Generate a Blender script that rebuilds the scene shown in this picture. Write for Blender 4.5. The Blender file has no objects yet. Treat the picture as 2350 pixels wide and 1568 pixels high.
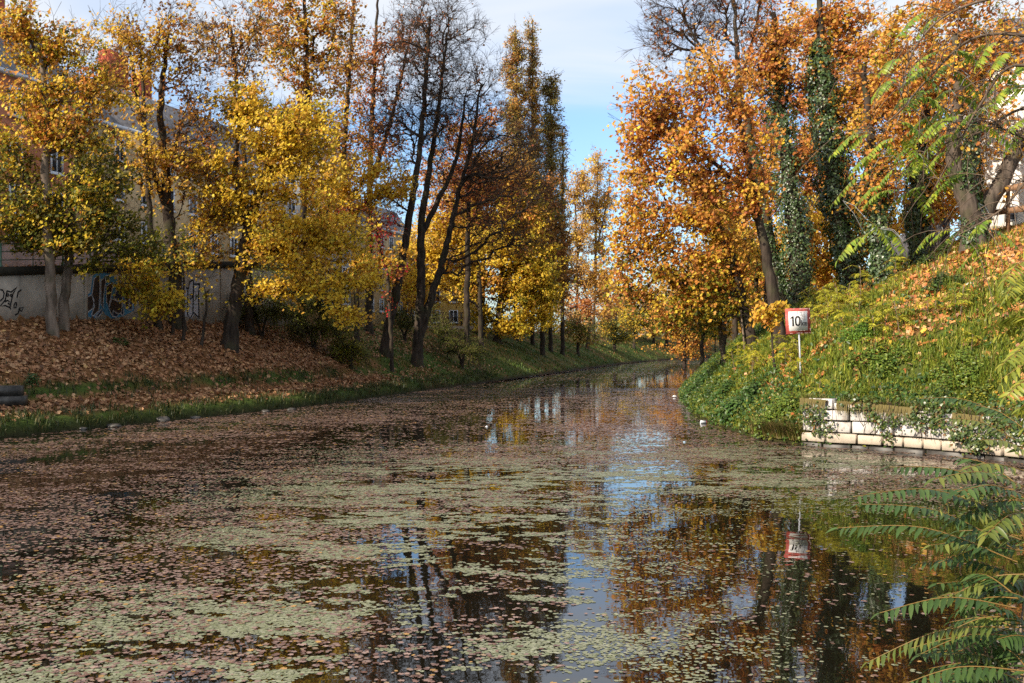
import bpy, math, random
import numpy as np
from mathutils import Vector
R = math.radians
scene = bpy.context.scene
col = scene.collection

# ------------------------------------------------------------ camera, world, sun, exposure
CAMZ = 3.5
cd = bpy.data.cameras.new("camera"); cam = bpy.data.objects.new("camera", cd); col.objects.link(cam)
cam.location = (0, 0, CAMZ); cam.rotation_euler = (R(90), 0, 0)
cd.sensor_width = 36; cd.lens = 35; cd.clip_start = 0.1; cd.clip_end = 3000
scene.camera = cam

SUN_AZ, SUN_EL = 126.0, 29.0          # degrees left of the view direction, and above the horizon
sdir = Vector((-math.sin(R(SUN_AZ)) * math.cos(R(SUN_EL)), math.cos(R(SUN_AZ)) * math.cos(R(SUN_EL)), math.sin(R(SUN_EL))))
sl = bpy.data.lights.new("sun", 'SUN'); sun = bpy.data.objects.new("sun", sl); col.objects.link(sun)
sl.energy = 5.0; sl.angle = R(0.5); sl.color = (1.0, 0.87, 0.70)
sun.rotation_euler = sdir.to_track_quat('Z', 'Y').to_euler()

world = bpy.data.worlds.new("World"); scene.world = world; world.use_nodes = True
wt = world.node_tree; wt.nodes.clear()
def wn(t, **k):
    n = wt.nodes.new(t)
    for a, b in k.items(): setattr(n, a, b)
    return n
wo = wn('ShaderNodeOutputWorld'); wb = wn('ShaderNodeBackground'); wb.inputs[1].default_value = 0.15
sky = wn('ShaderNodeTexSky', sky_type='NISHITA', sun_disc=False, sun_elevation=R(SUN_EL), sun_rotation=R(-SUN_AZ))
sky.air_density = 1.0; sky.dust_density = 1.5; sky.ozone_density = 1.5
tc = wn('ShaderNodeTexCoord'); sx = wn('ShaderNodeSeparateXYZ'); wt.links.new(tc.outputs['Generated'], sx.inputs[0])
def wm(op, a, b=None, c=None):
    n = wn('ShaderNodeMath', operation=op)
    for i, v in enumerate((a, b, c)):
        if v is None: continue
        if isinstance(v, (int, float)): n.inputs[i].default_value = v
        else: wt.links.new(v, n.inputs[i])
    return n.outputs[0]
zz = wm('ADD', wm('ABSOLUTE', sx.outputs[2]), 0.12)
cb = wn('ShaderNodeCombineXYZ')
wt.links.new(wm('DIVIDE', sx.outputs[0], zz), cb.inputs[0]); wt.links.new(wm('DIVIDE', sx.outputs[1], zz), cb.inputs[1])
nz = wn('ShaderNodeTexNoise'); nz.inputs['Scale'].default_value = 0.85; nz.inputs['Detail'].default_value = 5; nz.inputs['Roughness'].default_value = 0.5
nz.inputs['Distortion'].default_value = 0.6
mp = wn('ShaderNodeMapping'); mp.inputs['Scale'].default_value = (1, 1.6, 1); mp.inputs['Location'].default_value = (0.35, 0.2, 0)
wt.links.new(cb.outputs[0], mp.inputs[0]); wt.links.new(mp.outputs[0], nz.inputs['Vector'])
rp = wn('ShaderNodeMapRange', interpolation_type='SMOOTHSTEP'); rp.inputs[1].default_value = 0.34; rp.inputs[2].default_value = 0.62
wt.links.new(nz.outputs[0], rp.inputs[0])
# thin cloud sheet sits from about 13 degrees upwards, blue gap and pale haze below
lo = wn('ShaderNodeMapRange', interpolation_type='SMOOTHSTEP'); lo.inputs[1].default_value = 0.20; lo.inputs[2].default_value = 0.27
wob = wm('ADD', sx.outputs[2], wm('MULTIPLY', wm('SUBTRACT', nz.outputs[0], 0.5), 0.10)); wt.links.new(wob, lo.inputs[0])
cm = wm('MULTIPLY', wm('ADD', wm('MULTIPLY', rp.outputs[0], 0.5), 0.5), lo.outputs[0])
mx = wn('ShaderNodeMix', data_type='RGBA'); wt.links.new(cm, mx.inputs[0]); wt.links.new(sky.outputs[0], mx.inputs[6])
mx.inputs[7].default_value = (3.7, 3.85, 4.05, 1)
tint = wn('ShaderNodeMix', data_type='RGBA', blend_type='MULTIPLY'); tint.inputs[0].default_value = 1
wt.links.new(sky.outputs[0], tint.inputs[6]); tint.inputs[7].default_value = (0.80, 0.92, 1.06, 1)
wt.links.new(tint.outputs[2], mx.inputs[6])
wt.links.new(mx.outputs[2], wb.inputs[0]); wt.links.new(wb.outputs[0], wo.inputs[0])

scene.view_settings.view_transform = 'Standard'; scene.view_settings.look = 'None'
scene.view_settings.exposure = 0.75; scene.view_settings.gamma = 1.0; scene.view_settings.use_curve_mapping = False
cy = scene.cycles
cy.max_bounces = 6; cy.diffuse_bounces = 3; cy.glossy_bounces = 3; cy.transmission_bounces = 3; cy.transparent_max_bounces = 4
cy.use_denoising = False; cy.caustics_reflective = False; cy.caustics_refractive = False
scene.render.use_persistent_data = False

# ------------------------------------------------------------ pixel <-> place helpers (2350 x 1568 frame)
F, CX, CY = 2285.0, 1175.0, 784.0
def at(px, py, d): return np.array(((px - CX) / F * d, d, CAMZ - (py - CY) / F * d))
def ppm(d): return F / d
def to_px(P):
    return CX + P[..., 0] / P[..., 1] * F, CY - (P[..., 2] - CAMZ) / P[..., 1] * F

# ------------------------------------------------------------ shore lines and terrain
def smooth(pts, n=6):
    p = np.array(pts, float); out = []
    for i in range(len(p) - 1):
        p0, p1, p2, p3 = p[max(i - 1, 0)], p[i], p[i + 1], p[min(i + 2, len(p) - 1)]
        for k in range(n):
            t = k / n
            out.append(0.5 * ((2 * p1) + (-p0 + p2) * t + (2 * p0 - 5 * p1 + 4 * p2 - p3) * t * t + (-p0 + 3 * p1 - 3 * p2 + p3) * t ** 3))
    out.append(p[-1]); return np.array(out)
LEFT = smooth([(-46, -40), (-31, 0), (-22.6, 25), (-18.6, 36.2), (-16.3, 41.2), (-13.7, 47), (-10.4, 56), (-5.6, 73.4), (-1, 90), (6.4, 117), (20, 166), (39, 212), (66, 255), (112, 310), (190, 390)])
RIGHT = smooth([(3.4, -40), (3.4, 0), (4.2, 3.5), (5.6, 6.5), (8.6, 9.8), (11.6, 13.5), (14.4, 18.5), (15.7, 23.3), (15.5, 26.6), (14.3, 29.3), (13.0, 31.0), (11.6, 32.4), (9.8, 33.7), (8.75, 36.6), (8.55, 43), (9.1, 51), (11.8, 69), (18.6, 92), (29, 124), (44, 165), (62, 206), (88, 243), (132, 292), (204, 366)])
def sdist_exact(x, y, poly, sgn):
    A, B = poly[:-1], poly[1:]; D = B - A; LL = (D ** 2).sum(1)
    out = np.empty(len(x))
    for s in range(0, len(x), 20000):
        P = np.stack((x[s:s + 20000], y[s:s + 20000]), 1)[:, None, :]
        t = np.clip(((P - A) * D).sum(2) / LL, 0, 1)
        q = A + t[..., None] * D
        out[s:s + 20000] = np.sqrt(((P - q) ** 2).sum(2).min(1))
    side = np.interp(y, poly[:, 1], poly[:, 0])
    return np.where((x - side) * sgn > 0, out, -out)
GX0, GX1, GY0, GY1, GS = -60., 72., -6., 230., .4
_nx, _ny = int((GX1 - GX0) / GS) + 1, int((GY1 - GY0) / GS) + 1
_gx, _gy = np.meshgrid(GX0 + np.arange(_nx) * GS, GY0 + np.arange(_ny) * GS)
DGRID = {s: sdist_exact(_gx.ravel(), _gy.ravel(), p, s).reshape(_ny, _nx) for p, s in ((LEFT, -1), (RIGHT, 1))}
def sdist(x, y, poly, sgn):
    """signed distance to a shore line, positive on land; read from a fine table near the canal"""
    x = np.atleast_1d(np.asarray(x, float)); y = np.atleast_1d(np.asarray(y, float))
    u, v = (x - GX0) / GS, (y - GY0) / GS; ins = (u >= 0) & (v >= 0) & (u < _nx - 1) & (v < _ny - 1)
    out = np.empty(len(x)); G = DGRID[sgn]
    if ins.any():
        i, j = u[ins].astype(int), v[ins].astype(int); fu, fv = u[ins] - i, v[ins] - j
        out[ins] = (G[j, i] * (1 - fu) + G[j, i + 1] * fu) * (1 - fv) + (G[j + 1, i] * (1 - fu) + G[j + 1, i + 1] * fu) * fv
    if (~ins).any(): out[~ins] = sdist_exact(x[~ins], y[~ins], poly, sgn)
    return out
WALL_A, WALL_K = (-24.3, 47.3), 0.33              # line of the graffiti wall on the left bank: x = ax + k (y - ay)
def wall_x(y): return WALL_A[0] + WALL_K * (y - WALL_A[1])
def wall_top(y): return np.clip(7.05 + (np.asarray(y, float) - 47.3) * 0.095, 6.4, 8.9)
_LAT = np.random.default_rng(5).uniform(-1, 1, (256, 256))
def _vn(x, y):
    i, j = np.floor(x).astype(int), np.floor(y).astype(int); u, v = x - i, y - j; u, v = u * u * (3 - 2 * u), v * v * (3 - 2 * v)
    g = lambda a, b: _LAT[a & 255, b & 255]
    return (g(i, j) * (1 - u) + g(i + 1, j) * u) * (1 - v) + (g(i, j + 1) * (1 - u) + g(i + 1, j + 1) * u) * v
def noise2(x, y, s=1.0):
    """value noise, three octaves, roughly -1..1, feature size about 1 / s metres"""
    x, y = np.asarray(x, float) * s + 37.2, np.asarray(y, float) * s + 11.7
    return (_vn(x, y) + .55 * _vn(x * 2.1 + 5.3, y * 2.1 + 9.1) + .3 * _vn(x * 4.3 + 1.7, y * 4.3 + 3.9)) * 1.05
def sstep(v, a, b):
    t = np.clip((v - a) / (b - a), 0, 1); return t * t * (3 - 2 * t)
def terrain(x, y):
    x = np.atleast_1d(np.asarray(x, float)); y = np.atleast_1d(np.asarray(y, float))
    dl = sdist(x, y, LEFT, -1); dr = sdist(x, y, RIGHT, 1)
    zl_n = np.interp(dl, [-1.5, 0, .15, .5, 1.5, 3.0, 3.6, 4.2, 7, 10, 10.8, 200], [-.9, -.12, .25, .5, .74, 1.0, 1.45, 1.9, 3.3, 4.6, 4.75, 4.8])
    zl_f = np.interp(dl, [-1.5, 0, .2, .6, 4, 9, 12, 40, 300], [-.9, -.1, .28, .5, 2.4, 4.5, 4.9, 5.4, 6.0])
    wf = sstep(y, 66, 84)
    behind = sstep(wall_x(y) - x, 0.05, 0.25) * (1 - sstep(y, 72, 74))
    zl_n = zl_n * (1 - behind) + (wall_top(y) - .18) * behind
    ramp = (wall_top(y) - .18) * (1 - sstep(y, 74, 100)) + 5.0 * sstep(y, 74, 100)
    zl_f = np.maximum(zl_f, ramp * sstep(dl, 11, 15))
    zl = zl_n * (1 - wf) + zl_f * wf
    zr = np.interp(dr, [-1.5, 0, .3, 1, 2.3, 4, 6, 9, 11, 14, 18, 40, 300], [-.9, -.1, .35, .95, 2.2, 3.55, 5.0, 6.5, 7.3, 8.6, 9.2, 9.6, 10])
    zr = np.where(zr > .5, .5 + (zr - .5) * (.42 + .58 * sstep(y, 17, 27)) * (1 - .35 * sstep(y, 60, 110)), zr)
    ww = ((y > 20.5) & (y < 33.75)) & (x > 9.8)           # behind the stone revetment the bank starts at the coping
    cop = 1.42 - 0.09 * np.clip(33 - y, 0, 6)
    zr_w = np.where(dr < .3, -.8, np.maximum(np.interp(dr, [.3, 2.3, 4], [0, .55, 1.2]) + cop, zr))
    zr = np.where(ww & (dr > -1.0), zr_w, zr)
    z = np.where(dl > -1.5, np.where(dr > -1.5, np.maximum(zl, zr), zl), np.where(dr > -1.5, zr, -.9))
    amp = np.clip(np.maximum(dl, dr) * .35, 0, 1) * .1
    return z + amp * noise2(x, y, .9) * np.where(behind > .5, .2, 1)
def ground(px, py, d0=6.0, d1=330.0):
    d = np.linspace(d0, d1, 2600); x = (px - CX) / F * d; z = CAMZ - (py - CY) / F * d
    h = terrain(x, d) - z
    i = np.argmax(h > 0)
    if h[i] <= 0: return None
    return np.array((x[i], d[i], z[i]))
def on_ground(px, d):
    x = (px - CX) / F * d
    return np.array((x, d, terrain(x, d)[0]))

# ------------------------------------------------------------ materials
def mat(name, base=(.5, .5, .5), rough=.7, spec=.3, nscale=None, dark=.6, bump=0, detail=6, metallic=0):
    m = bpy.data.materials.new(name); m.use_nodes = True; nt = m.node_tree
    b = nt.nodes['Principled BSDF']; b.inputs['Roughness'].default_value = rough; b.inputs['Specular IOR Level'].default_value = spec
    b.inputs['Metallic'].default_value = metallic
    b.inputs['Base Color'].default_value = (*base, 1)
    if nscale:
        t = nt.nodes.new('ShaderNodeTexCoord'); n = nt.nodes.new('ShaderNodeTexNoise'); n.inputs['Scale'].default_value = nscale; n.inputs['Detail'].default_value = detail
        nt.links.new(t.outputs['Object'], n.inputs['Vector'])
        r = nt.nodes.new('ShaderNodeMapRange'); r.inputs[1].default_value = .3; r.inputs[2].default_value = .7
        nt.links.new(n.outputs[0], r.inputs[0])
        x = nt.nodes.new('ShaderNodeMix'); x.data_type = 'RGBA'
        x.inputs[6].default_value = (*[c * dark for c in base], 1); x.inputs[7].default_value = (*[min(1, c * (2 - dark)) for c in base], 1)
        nt.links.new(r.outputs[0], x.inputs[0]); nt.links.new(x.outputs[2], b.inputs['Base Color'])
        if bump:
            bp = nt.nodes.new('ShaderNodeBump'); bp.inputs['Strength'].default_value = bump; bp.inputs['Distance'].default_value = .05
            nt.links.new(n.outputs[0], bp.inputs['Height']); nt.links.new(bp.outputs[0], b.inputs['Normal'])
    return m
def leaf_mat(name, transl=.4, rough=.5, spec=.25):
    m = bpy.data.materials.new(name); m.use_nodes = True; nt = m.node_tree
    b = nt.nodes['Principled BSDF']; b.inputs['Roughness'].default_value = rough; b.inputs['Specular IOR Level'].default_value = spec
    a = nt.nodes.new('ShaderNodeAttribute'); a.attribute_name = 'tone'
    nt.links.new(a.outputs['Color'], b.inputs['Base Color'])
    if transl:
        t = nt.nodes.new('ShaderNodeBsdfTranslucent'); nt.links.new(a.outputs['Color'], t.inputs[0])
        x = nt.nodes.new('ShaderNodeMixShader'); x.inputs[0].default_value = transl
        nt.links.new(b.outputs[0], x.inputs[1]); nt.links.new(t.outputs[0], x.inputs[2])
        nt.links.new(x.outputs[0], nt.nodes['Material Output'].inputs[0])
    return m
M_LEAF = leaf_mat('autumn_leaf', .48)
M_IVY = leaf_mat('ivy_leaf', .12, .38, .5)
M_FROND = leaf_mat('frond_leaf', .35, .42, .4)
M_LITTER = leaf_mat('dry_leaf', .12, .6, .3)
M_FLOAT = leaf_mat('wet_floating_leaf', 0, .42, .5)
M_GRASS = leaf_mat('grass_blade', .3, .5, .3)

def bark_mat(name, base, scale=6):
    m = bpy.data.materials.new(name); m.use_nodes = True; nt = m.node_tree; b = nt.nodes['Principled BSDF']
    b.inputs['Roughness'].default_value = .9; b.inputs['Specular IOR Level'].default_value = .15
    t = nt.nodes.new('ShaderNodeTexCoord'); mp = nt.nodes.new('ShaderNodeMapping'); mp.inputs['Scale'].default_value = (1, 1, .22)
    nt.links.new(t.outputs['Object'], mp.inputs[0])
    n = nt.nodes.new('ShaderNodeTexNoise'); n.inputs['Scale'].default_value = scale; n.inputs['Detail'].default_value = 8; nt.links.new(mp.outputs[0], n.inputs['Vector'])
    n2 = nt.nodes.new('ShaderNodeTexNoise'); n2.inputs['Scale'].default_value = 1.3; n2.inputs['Detail'].default_value = 4; nt.links.new(t.outputs['Object'], n2.inputs['Vector'])
    r = nt.nodes.new('ShaderNodeValToRGB'); e = r.color_ramp.elements
    e[0].position = .3; e[0].color = (*[c * .35 for c in base], 1); e[1].position = .68; e[1].color = (*[c * 1.35 for c in base], 1)
    nt.links.new(n.outputs[0], r.inputs[0])
    x = nt.nodes.new('ShaderNodeMix'); x.data_type = 'RGBA'; r2 = nt.nodes.new('ShaderNodeMapRange'); r2.inputs[1].default_value = .5; r2.inputs[2].default_value = .72; r2.inputs[4].default_value = .6
    nt.links.new(n2.outputs[0], r2.inputs[0]); nt.links.new(r2.outputs[0], x.inputs[0]); nt.links.new(r.outputs[0], x.inputs[6]); x.inputs[7].default_value = (.045, .05, .02, 1)
    nt.links.new(x.outputs[2], b.inputs['Base Color'])
    bp = nt.nodes.new('ShaderNodeBump'); bp.inputs['Strength'].default_value = .8; bp.inputs['Distance'].default_value = .06
    nt.links.new(n.outputs[0], bp.inputs['Height']); nt.links.new(bp.outputs[0], b.inputs['Normal'])
    return m
M_BARK = bark_mat('dark_bark', (.048, .036, .028))
M_BARKP = bark_mat('pale_bark', (.17, .13, .10), 4)
M_BARKG = bark_mat('grey_bark', (.085, .066, .052))
M_TWIG = mat('twig_bark', (.055, .040, .031), .9, .1, 2.0, .6)
M_TWIGP = mat('pale_twig_bark', (.2, .15, .11), .9, .1, 2.0, .6)

# ------------------------------------------------------------ mesh building
class MB:
    """Collects verts and equal-size face arrays (with an optional colour per face) and links ONE mesh object."""
    def __init__(s): s.V = []; s.F = []; s.C = []; s.n = 0
    def add(s, V, F, C=None):
        V = np.asarray(V, float).reshape(-1, 3); F = np.asarray(F, np.int64)
        s.V.append(V); s.F.append(F + s.n); s.C.append(None if C is None else np.broadcast_to(np.asarray(C, float), (len(F), 3)))
        s.n += len(V)
    def share(s, F, C=None):                                   # more faces on the verts added last
        V = s.V[-1]; s.F.append(np.asarray(F, np.int64) + s.n - len(V)); s.C.append(None if C is None else np.broadcast_to(np.asarray(C, float), (len(F), 3)))
    def box(s, a, b, C=None):
        x0, y0, z0 = a; x1, y1, z1 = b
        s.add([(x0, y0, z0), (x1, y0, z0), (x1, y1, z0), (x0, y1, z0), (x0, y0, z1), (x1, y0, z1), (x1, y1, z1), (x0, y1, z1)],
              [(0, 3, 2, 1), (4, 5, 6, 7), (0, 1, 5, 4), (1, 2, 6, 5), (2, 3, 7, 6), (3, 0, 4, 7)], C)
    def obox(s, o, u, v, w, C=None):                           # box from a corner and three edge vectors
        o, u, v, w = map(np.asarray, (o, u, v, w))
        s.add([o, o + u, o + u + v, o + v, o + w, o + u + w, o + u + v + w, o + v + w],
              [(0, 3, 2, 1), (4, 5, 6, 7), (0, 1, 5, 4), (1, 2, 6, 5), (2, 3, 7, 6), (3, 0, 4, 7)], C)
    def tube(s, P, rad, k=8, jit=0, rng=None):                 # continuous tube through points
        P = np.asarray(P, float); n = len(P); rad = np.broadcast_to(np.asarray(rad, float), (n,))
        T = np.gradient(P, axis=0); T /= np.linalg.norm(T, axis=1)[:, None] + 1e-9
        ref = np.array((0.31, .95, .05)) if abs(T[0, 2]) > .5 else np.array((0, 0, 1.))
        U = np.cross(T, ref); U /= np.linalg.norm(U, axis=1)[:, None] + 1e-9; W = np.cross(T, U)
        a = np.arange(k) * 2 * math.pi / k
        rr = rad[:, None] * (1 + (jit * rng.standard_normal((n, k)) if jit else np.zeros((n, k))))
        V = P[:, None, :] + rr[..., None] * (np.cos(a)[None, :, None] * U[:, None, :] + np.sin(a)[None, :, None] * W[:, None, :])
        i = np.arange(n - 1)[:, None] * k; j = np.arange(k)[None, :]; j2 = (j + 1) % k
        Q = np.stack((i + j, i + j2, i + k + j2, i + k + j), -1).reshape(-1, 4)
        s.add(V.reshape(-1, 3), Q)
        s.share([list(range((n - 1) * k, n * k))])
    def segs(s, A, B, ra, rb, k):                              # many separate tapered segments at once
        n = len(A)
        if n == 0: return
        D = B - A; L = np.linalg.norm(D, axis=1)[:, None] + 1e-9; T = D / L
        ref = np.where(np.abs(T[:, 2:3]) > .8, np.array([[1., 0, 0]]), np.array([[0, 0, 1.]]))
        U = np.cross(T, ref); U /= np.linalg.norm(U, axis=1)[:, None] + 1e-9; W = np.cross(T, U)
        a = np.arange(k) * 2 * math.pi / k
        ring = np.cos(a)[None, :, None] * U[:, None, :] + np.sin(a)[None, :, None] * W[:, None, :]
        V = np.concatenate((A[:, None, :] + ring * ra[:, None, None], (B + T * rb[:, None] * .3)[:, None, :] + ring * rb[:, None, None]), 1)
        j = np.arange(k); j2 = (j + 1) % k
        q = np.stack((j, j2, j2 + k, j + k), -1)
        s.add(V.reshape(-1, 3), (np.arange(n)[:, None, None] * 2 * k + q[None]).reshape(-1, 4))
    def build(s, name, m, parent=None, smooth=False, origin=None):
        if not s.V: return None
        V = np.concatenate(s.V)
        if origin is not None: V = V - np.asarray(origin)[None]
        elif parent is not None:
            q = parent
            while q is not None: V = V - np.array(q.location)[None]; q = q.parent
        me = bpy.data.meshes.new(name)
        loops = np.concatenate([f.ravel() for f in s.F]); tot = np.concatenate([np.full(len(f), f.shape[1]) for f in s.F])
        me.vertices.add(len(V)); me.vertices.foreach_set('co', V.ravel().astype(np.float32))
        me.loops.add(len(loops)); me.loops.foreach_set('vertex_index', loops.astype(np.int32))
        me.polygons.add(len(tot)); me.polygons.foreach_set('loop_start', np.concatenate(([0], np.cumsum(tot)[:-1])).astype(np.int32))
        if any(c is not None for c in s.C):
            c = np.concatenate([np.ones((len(f), 3)) * .3 if c is None else c for f, c in zip(s.F, s.C)])
            at_ = me.attributes.new('tone', 'FLOAT_COLOR', 'FACE')
            at_.data.foreach_set('color', np.concatenate((c, np.ones((len(c), 1))), 1).ravel().astype(np.float32))
        me.update(calc_edges=True); me.validate()
        if smooth: me.polygons.foreach_set('use_smooth', np.ones(len(tot), bool))
        if m is not None: me.materials.append(m)
        o = bpy.data.objects.new(name, me); col.objects.link(o)
        if parent is not None: o.parent = parent
        if origin is not None: o.location = origin
        return o

def tag(o, label=None, cat=None, group=None, kind=None):
    if label: o['label'] = label
    if cat: o['category'] = cat
    if group: o['group'] = group
    if kind: o['kind'] = kind
    return o
def thing(name, label, cat, loc=(0, 0, 0), group=None):
    o = bpy.data.objects.new(name, None); col.objects.link(o); o.location = tuple(float(v) for v in loc); o.empty_display_size = .3
    return tag(o, label, cat, group)
def copy_tree(o, parent=None):
    c = o.copy(); col.objects.link(c)
    if parent is not None: c.parent = parent
    for ch in o.children: copy_tree(ch, c)
    return c

# leaf templates: verts (u along, v across, w up) and faces
def T(verts, faces): return np.array(verts, float), [np.array(f) for f in faces]
MAPLE = T([(0, 0, 0), (1, 0, 0), (.08, .44, .12), (.38, .24, .06), (.62, .46, .13), (.08, -.44, .12), (.38, -.24, .06), (.62, -.46, .13)], [[(0, 1, 4, 3, 2), (0, 5, 6, 7, 1)]])
KITE = T([(0, 0, 0), (.45, .42, .12), (1, 0, 0), (.45, -.42, .12)], [[(0, 2, 1), (0, 3, 2)]])
IVYT = T([(0, 0, 0), (.2, .5, .05), (1, 0, -.1), (.2, -.5, .05)], [[(0, 2, 1), (0, 3, 2)]])
FLAT = T([(0, 0, 0), (1, 0, 0), (.08, .44, 0), (.38, .24, .0), (.62, .46, .0), (.08, -.44, .0), (.38, -.24, .0), (.62, -.46, .0)], [[(0, 1, 4, 3, 2), (0, 5, 6, 7, 1)]])
DISC = T([(0, 0, 0), (.25, .4, 0), (.75, .36, 0), (1, 0, 0), (.7, -.42, 0), (.2, -.35, 0)], [[(0, 5, 4, 3, 2, 1)]])
OVAL = T([(0, 0, 0), (.3, .3, .06), (.7, .25, .04), (1, 0, -.12), (.3, -.3, .06), (.7, -.25, .04)], [[(0, 3, 2, 1), (0, 4, 5, 3)]])
def add_leaves(mb, C, N, size, colr, tm, rng, along=None):
    n = len(C)
    if n == 0: return
    N = N / (np.linalg.norm(N, axis=1)[:, None] + 1e-9)
    r = rng.standard_normal((n, 3)) if along is None else along
    Tn = r - (r * N).sum(1)[:, None] * N; Tn /= np.linalg.norm(Tn, axis=1)[:, None] + 1e-9
    Bn = np.cross(N, Tn); sz = np.broadcast_to(size, (n,))[:, None, None]
    tv, tf = tm
    V = C[:, None, :] + sz * (tv[None, :, 0:1] * Tn[:, None] + tv[None, :, 1:2] * Bn[:, None] + tv[None, :, 2:3] * N[:, None])
    first = True
    for f in tf:
        idx = (np.arange(n)[:, None, None] * len(tv) + f[None]).reshape(-1, f.shape[1]); cc = np.repeat(colr, len(f), 0)
        if first: mb.add(V.reshape(-1, 3), idx, cc); first = False
        else: mb.share(idx, cc)

# leaf colours (linear)
YEL = [(.80, .56, .06), (.76, .52, .05), (.66, .46, .05)]
GOLD = [(.60, .33, .05), (.52, .27, .045), (.66, .40, .06)]
ORG = [(.52, .20, .045), (.44, .16, .04), (.58, .27, .06)]
RUST = [(.36, .11, .045), (.28, .085, .04), (.42, .15, .055)]
RED = [(.40, .03, .03), (.30, .02, .02)]
GRN = [(.11, .13, .018), (.15, .16, .02), (.08, .10, .015)]
YGR = [(.30, .27, .025), (.36, .30, .025), (.22, .22, .02)]
BRN = [(.24, .11, .035), (.18, .085, .03), (.30, .15, .045)]
TAN = [(.48, .28, .09), (.42, .22, .06), (.55, .34, .11)]
OLV = [(.13, .13, .03), (.17, .15, .035), (.10, .11, .025)]
# ------------------------------------------------------------ setting: ground, water
def build_ground():
    def axis(segs):
        out = [segs[0][0]]
        for a, b, st in segs:
            n = max(1, int(round((b - a) / st))); out += list(np.linspace(a, b, n + 1)[1:])
        return np.array(out)
    X = axis([(-700, -150, 60), (-150, -60, 6), (-60, -34, 1.2), (-34, 26, .38), (26, 60, 1.1), (60, 160, 5), (160, 700, 60)])
    Y = axis([(-60, -10, 8), (-10, 5, 1), (5, 72, .36), (72, 130, .8), (130, 260, 2.2), (260, 420, 8), (420, 900, 60)])
    gx, gy = np.meshgrid(X, Y); x, y = gx.ravel(), gy.ravel(); z = terrain(x, y)
    ny, nx = gx.shape
    i = np.arange(ny - 1)[:, None] * nx; j = np.arange(nx - 1)[None, :]
    Q = np.stack((i + j, i + j + 1, i + nx + j + 1, i + nx + j), -1).reshape(-1, 4)
    mb = MB(); mb.add(np.stack((x, y, z), 1), Q)
    # what lies where: R = leaf litter, G = grass, B = wet dark soil at the shore
    dl = sdist(x, y, LEFT, -1); dr = sdist(x, y, RIGHT, 1)
    nn = noise2(x, y, .5)
    grass = np.where(dl > -1, np.where(y < 70, sstep(1.6 - dl + nn * .5, 0, .8) + sstep(.55 - abs(dl - 3.6) + nn * .4, 0, .4), .78 + .5 * nn - .3 * sstep(dl, 4, 8)), 0)
    grass = np.where(dr > -1, sstep(6.2 - dr + nn * 1.6, 0, 2.0) * .9, grass)
    grass = np.clip(grass, 0, 1); wet = np.clip(1 - np.maximum(dl, dr) / .45, 0, 1)
    o = mb.build('ground', None, smooth=True)
    a = o.data.attributes.new('zone', 'FLOAT_COLOR', 'POINT')
    a.data.foreach_set('color', np.stack((1 - grass, grass, wet, np.ones_like(wet)), 1).ravel().astype(np.float32))
    m = bpy.data.materials.new('bank_soil'); m.use_nodes = True; nt = m.node_tree; b = nt.nodes['Principled BSDF']
    b.inputs['Roughness'].default_value = .95; b.inputs['Specular IOR Level'].default_value = .1
    at_ = nt.nodes.new('ShaderNodeAttribute'); at_.attribute_name = 'zone'; sp = nt.nodes.new('ShaderNodeSeparateColor'); nt.links.new(at_.outputs['Color'], sp.inputs[0])
    t = nt.nodes.new('ShaderNodeTexCoord')
    def ramp(scale, cols):
        n = nt.nodes.new('ShaderNodeTexNoise'); n.inputs['Scale'].default_value = scale; n.inputs['Detail'].default_value = 9; n.inputs['Roughness'].default_value = .7
        nt.links.new(t.outputs['Object'], n.inputs['Vector'])
        r = nt.nodes.new('ShaderNodeValToRGB')
        r.color_ramp.elements[0].position = .3; r.color_ramp.elements[0].color = (*cols[0], 1)
        r.color_ramp.elements[1].position = .7; r.color_ramp.elements[1].color = (*cols[-1], 1)
        e = r.color_ramp.elements.new(.5); e.color = (*cols[1], 1); nt.links.new(n.outputs[0], r.inputs[0]); return r, n
    lit, n1 = ramp(6, [(.05, .025, .012), (.17, .08, .032), (.27, .14, .06)])
    gr, n2 = ramp(5, [(.02, .032, .008), (.055, .085, .016), (.10, .12, .028)])
    x1 = nt.nodes.new('ShaderNodeMix'); x1.data_type = 'RGBA'; nt.links.new(sp.outputs[1], x1.inputs[0]); nt.links.new(lit.outputs[0], x1.inputs[6]); nt.links.new(gr.outputs[0], x1.inputs[7])
    x2 = nt.nodes.new('ShaderNodeMix'); x2.data_type = 'RGBA'; nt.links.new(sp.outputs[2], x2.inputs[0]); nt.links.new(x1.outputs[2], x2.inputs[6]); x2.inputs[7].default_value = (.02, .014, .009, 1)
    nt.links.new(x2.outputs[2], b.inputs['Base Color'])
    bp = nt.nodes.new('ShaderNodeBump'); bp.inputs['Strength'].default_value = .7; bp.inputs['Distance'].default_value = .12
    nt.links.new(n1.outputs[0], bp.inputs['Height']); nt.links.new(bp.outputs[0], b.inputs['Normal'])
    o.data.materials.append(m); tag(o, 'sloping canal banks of leaf litter and grass', None, None, 'structure')
build_ground()

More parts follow.
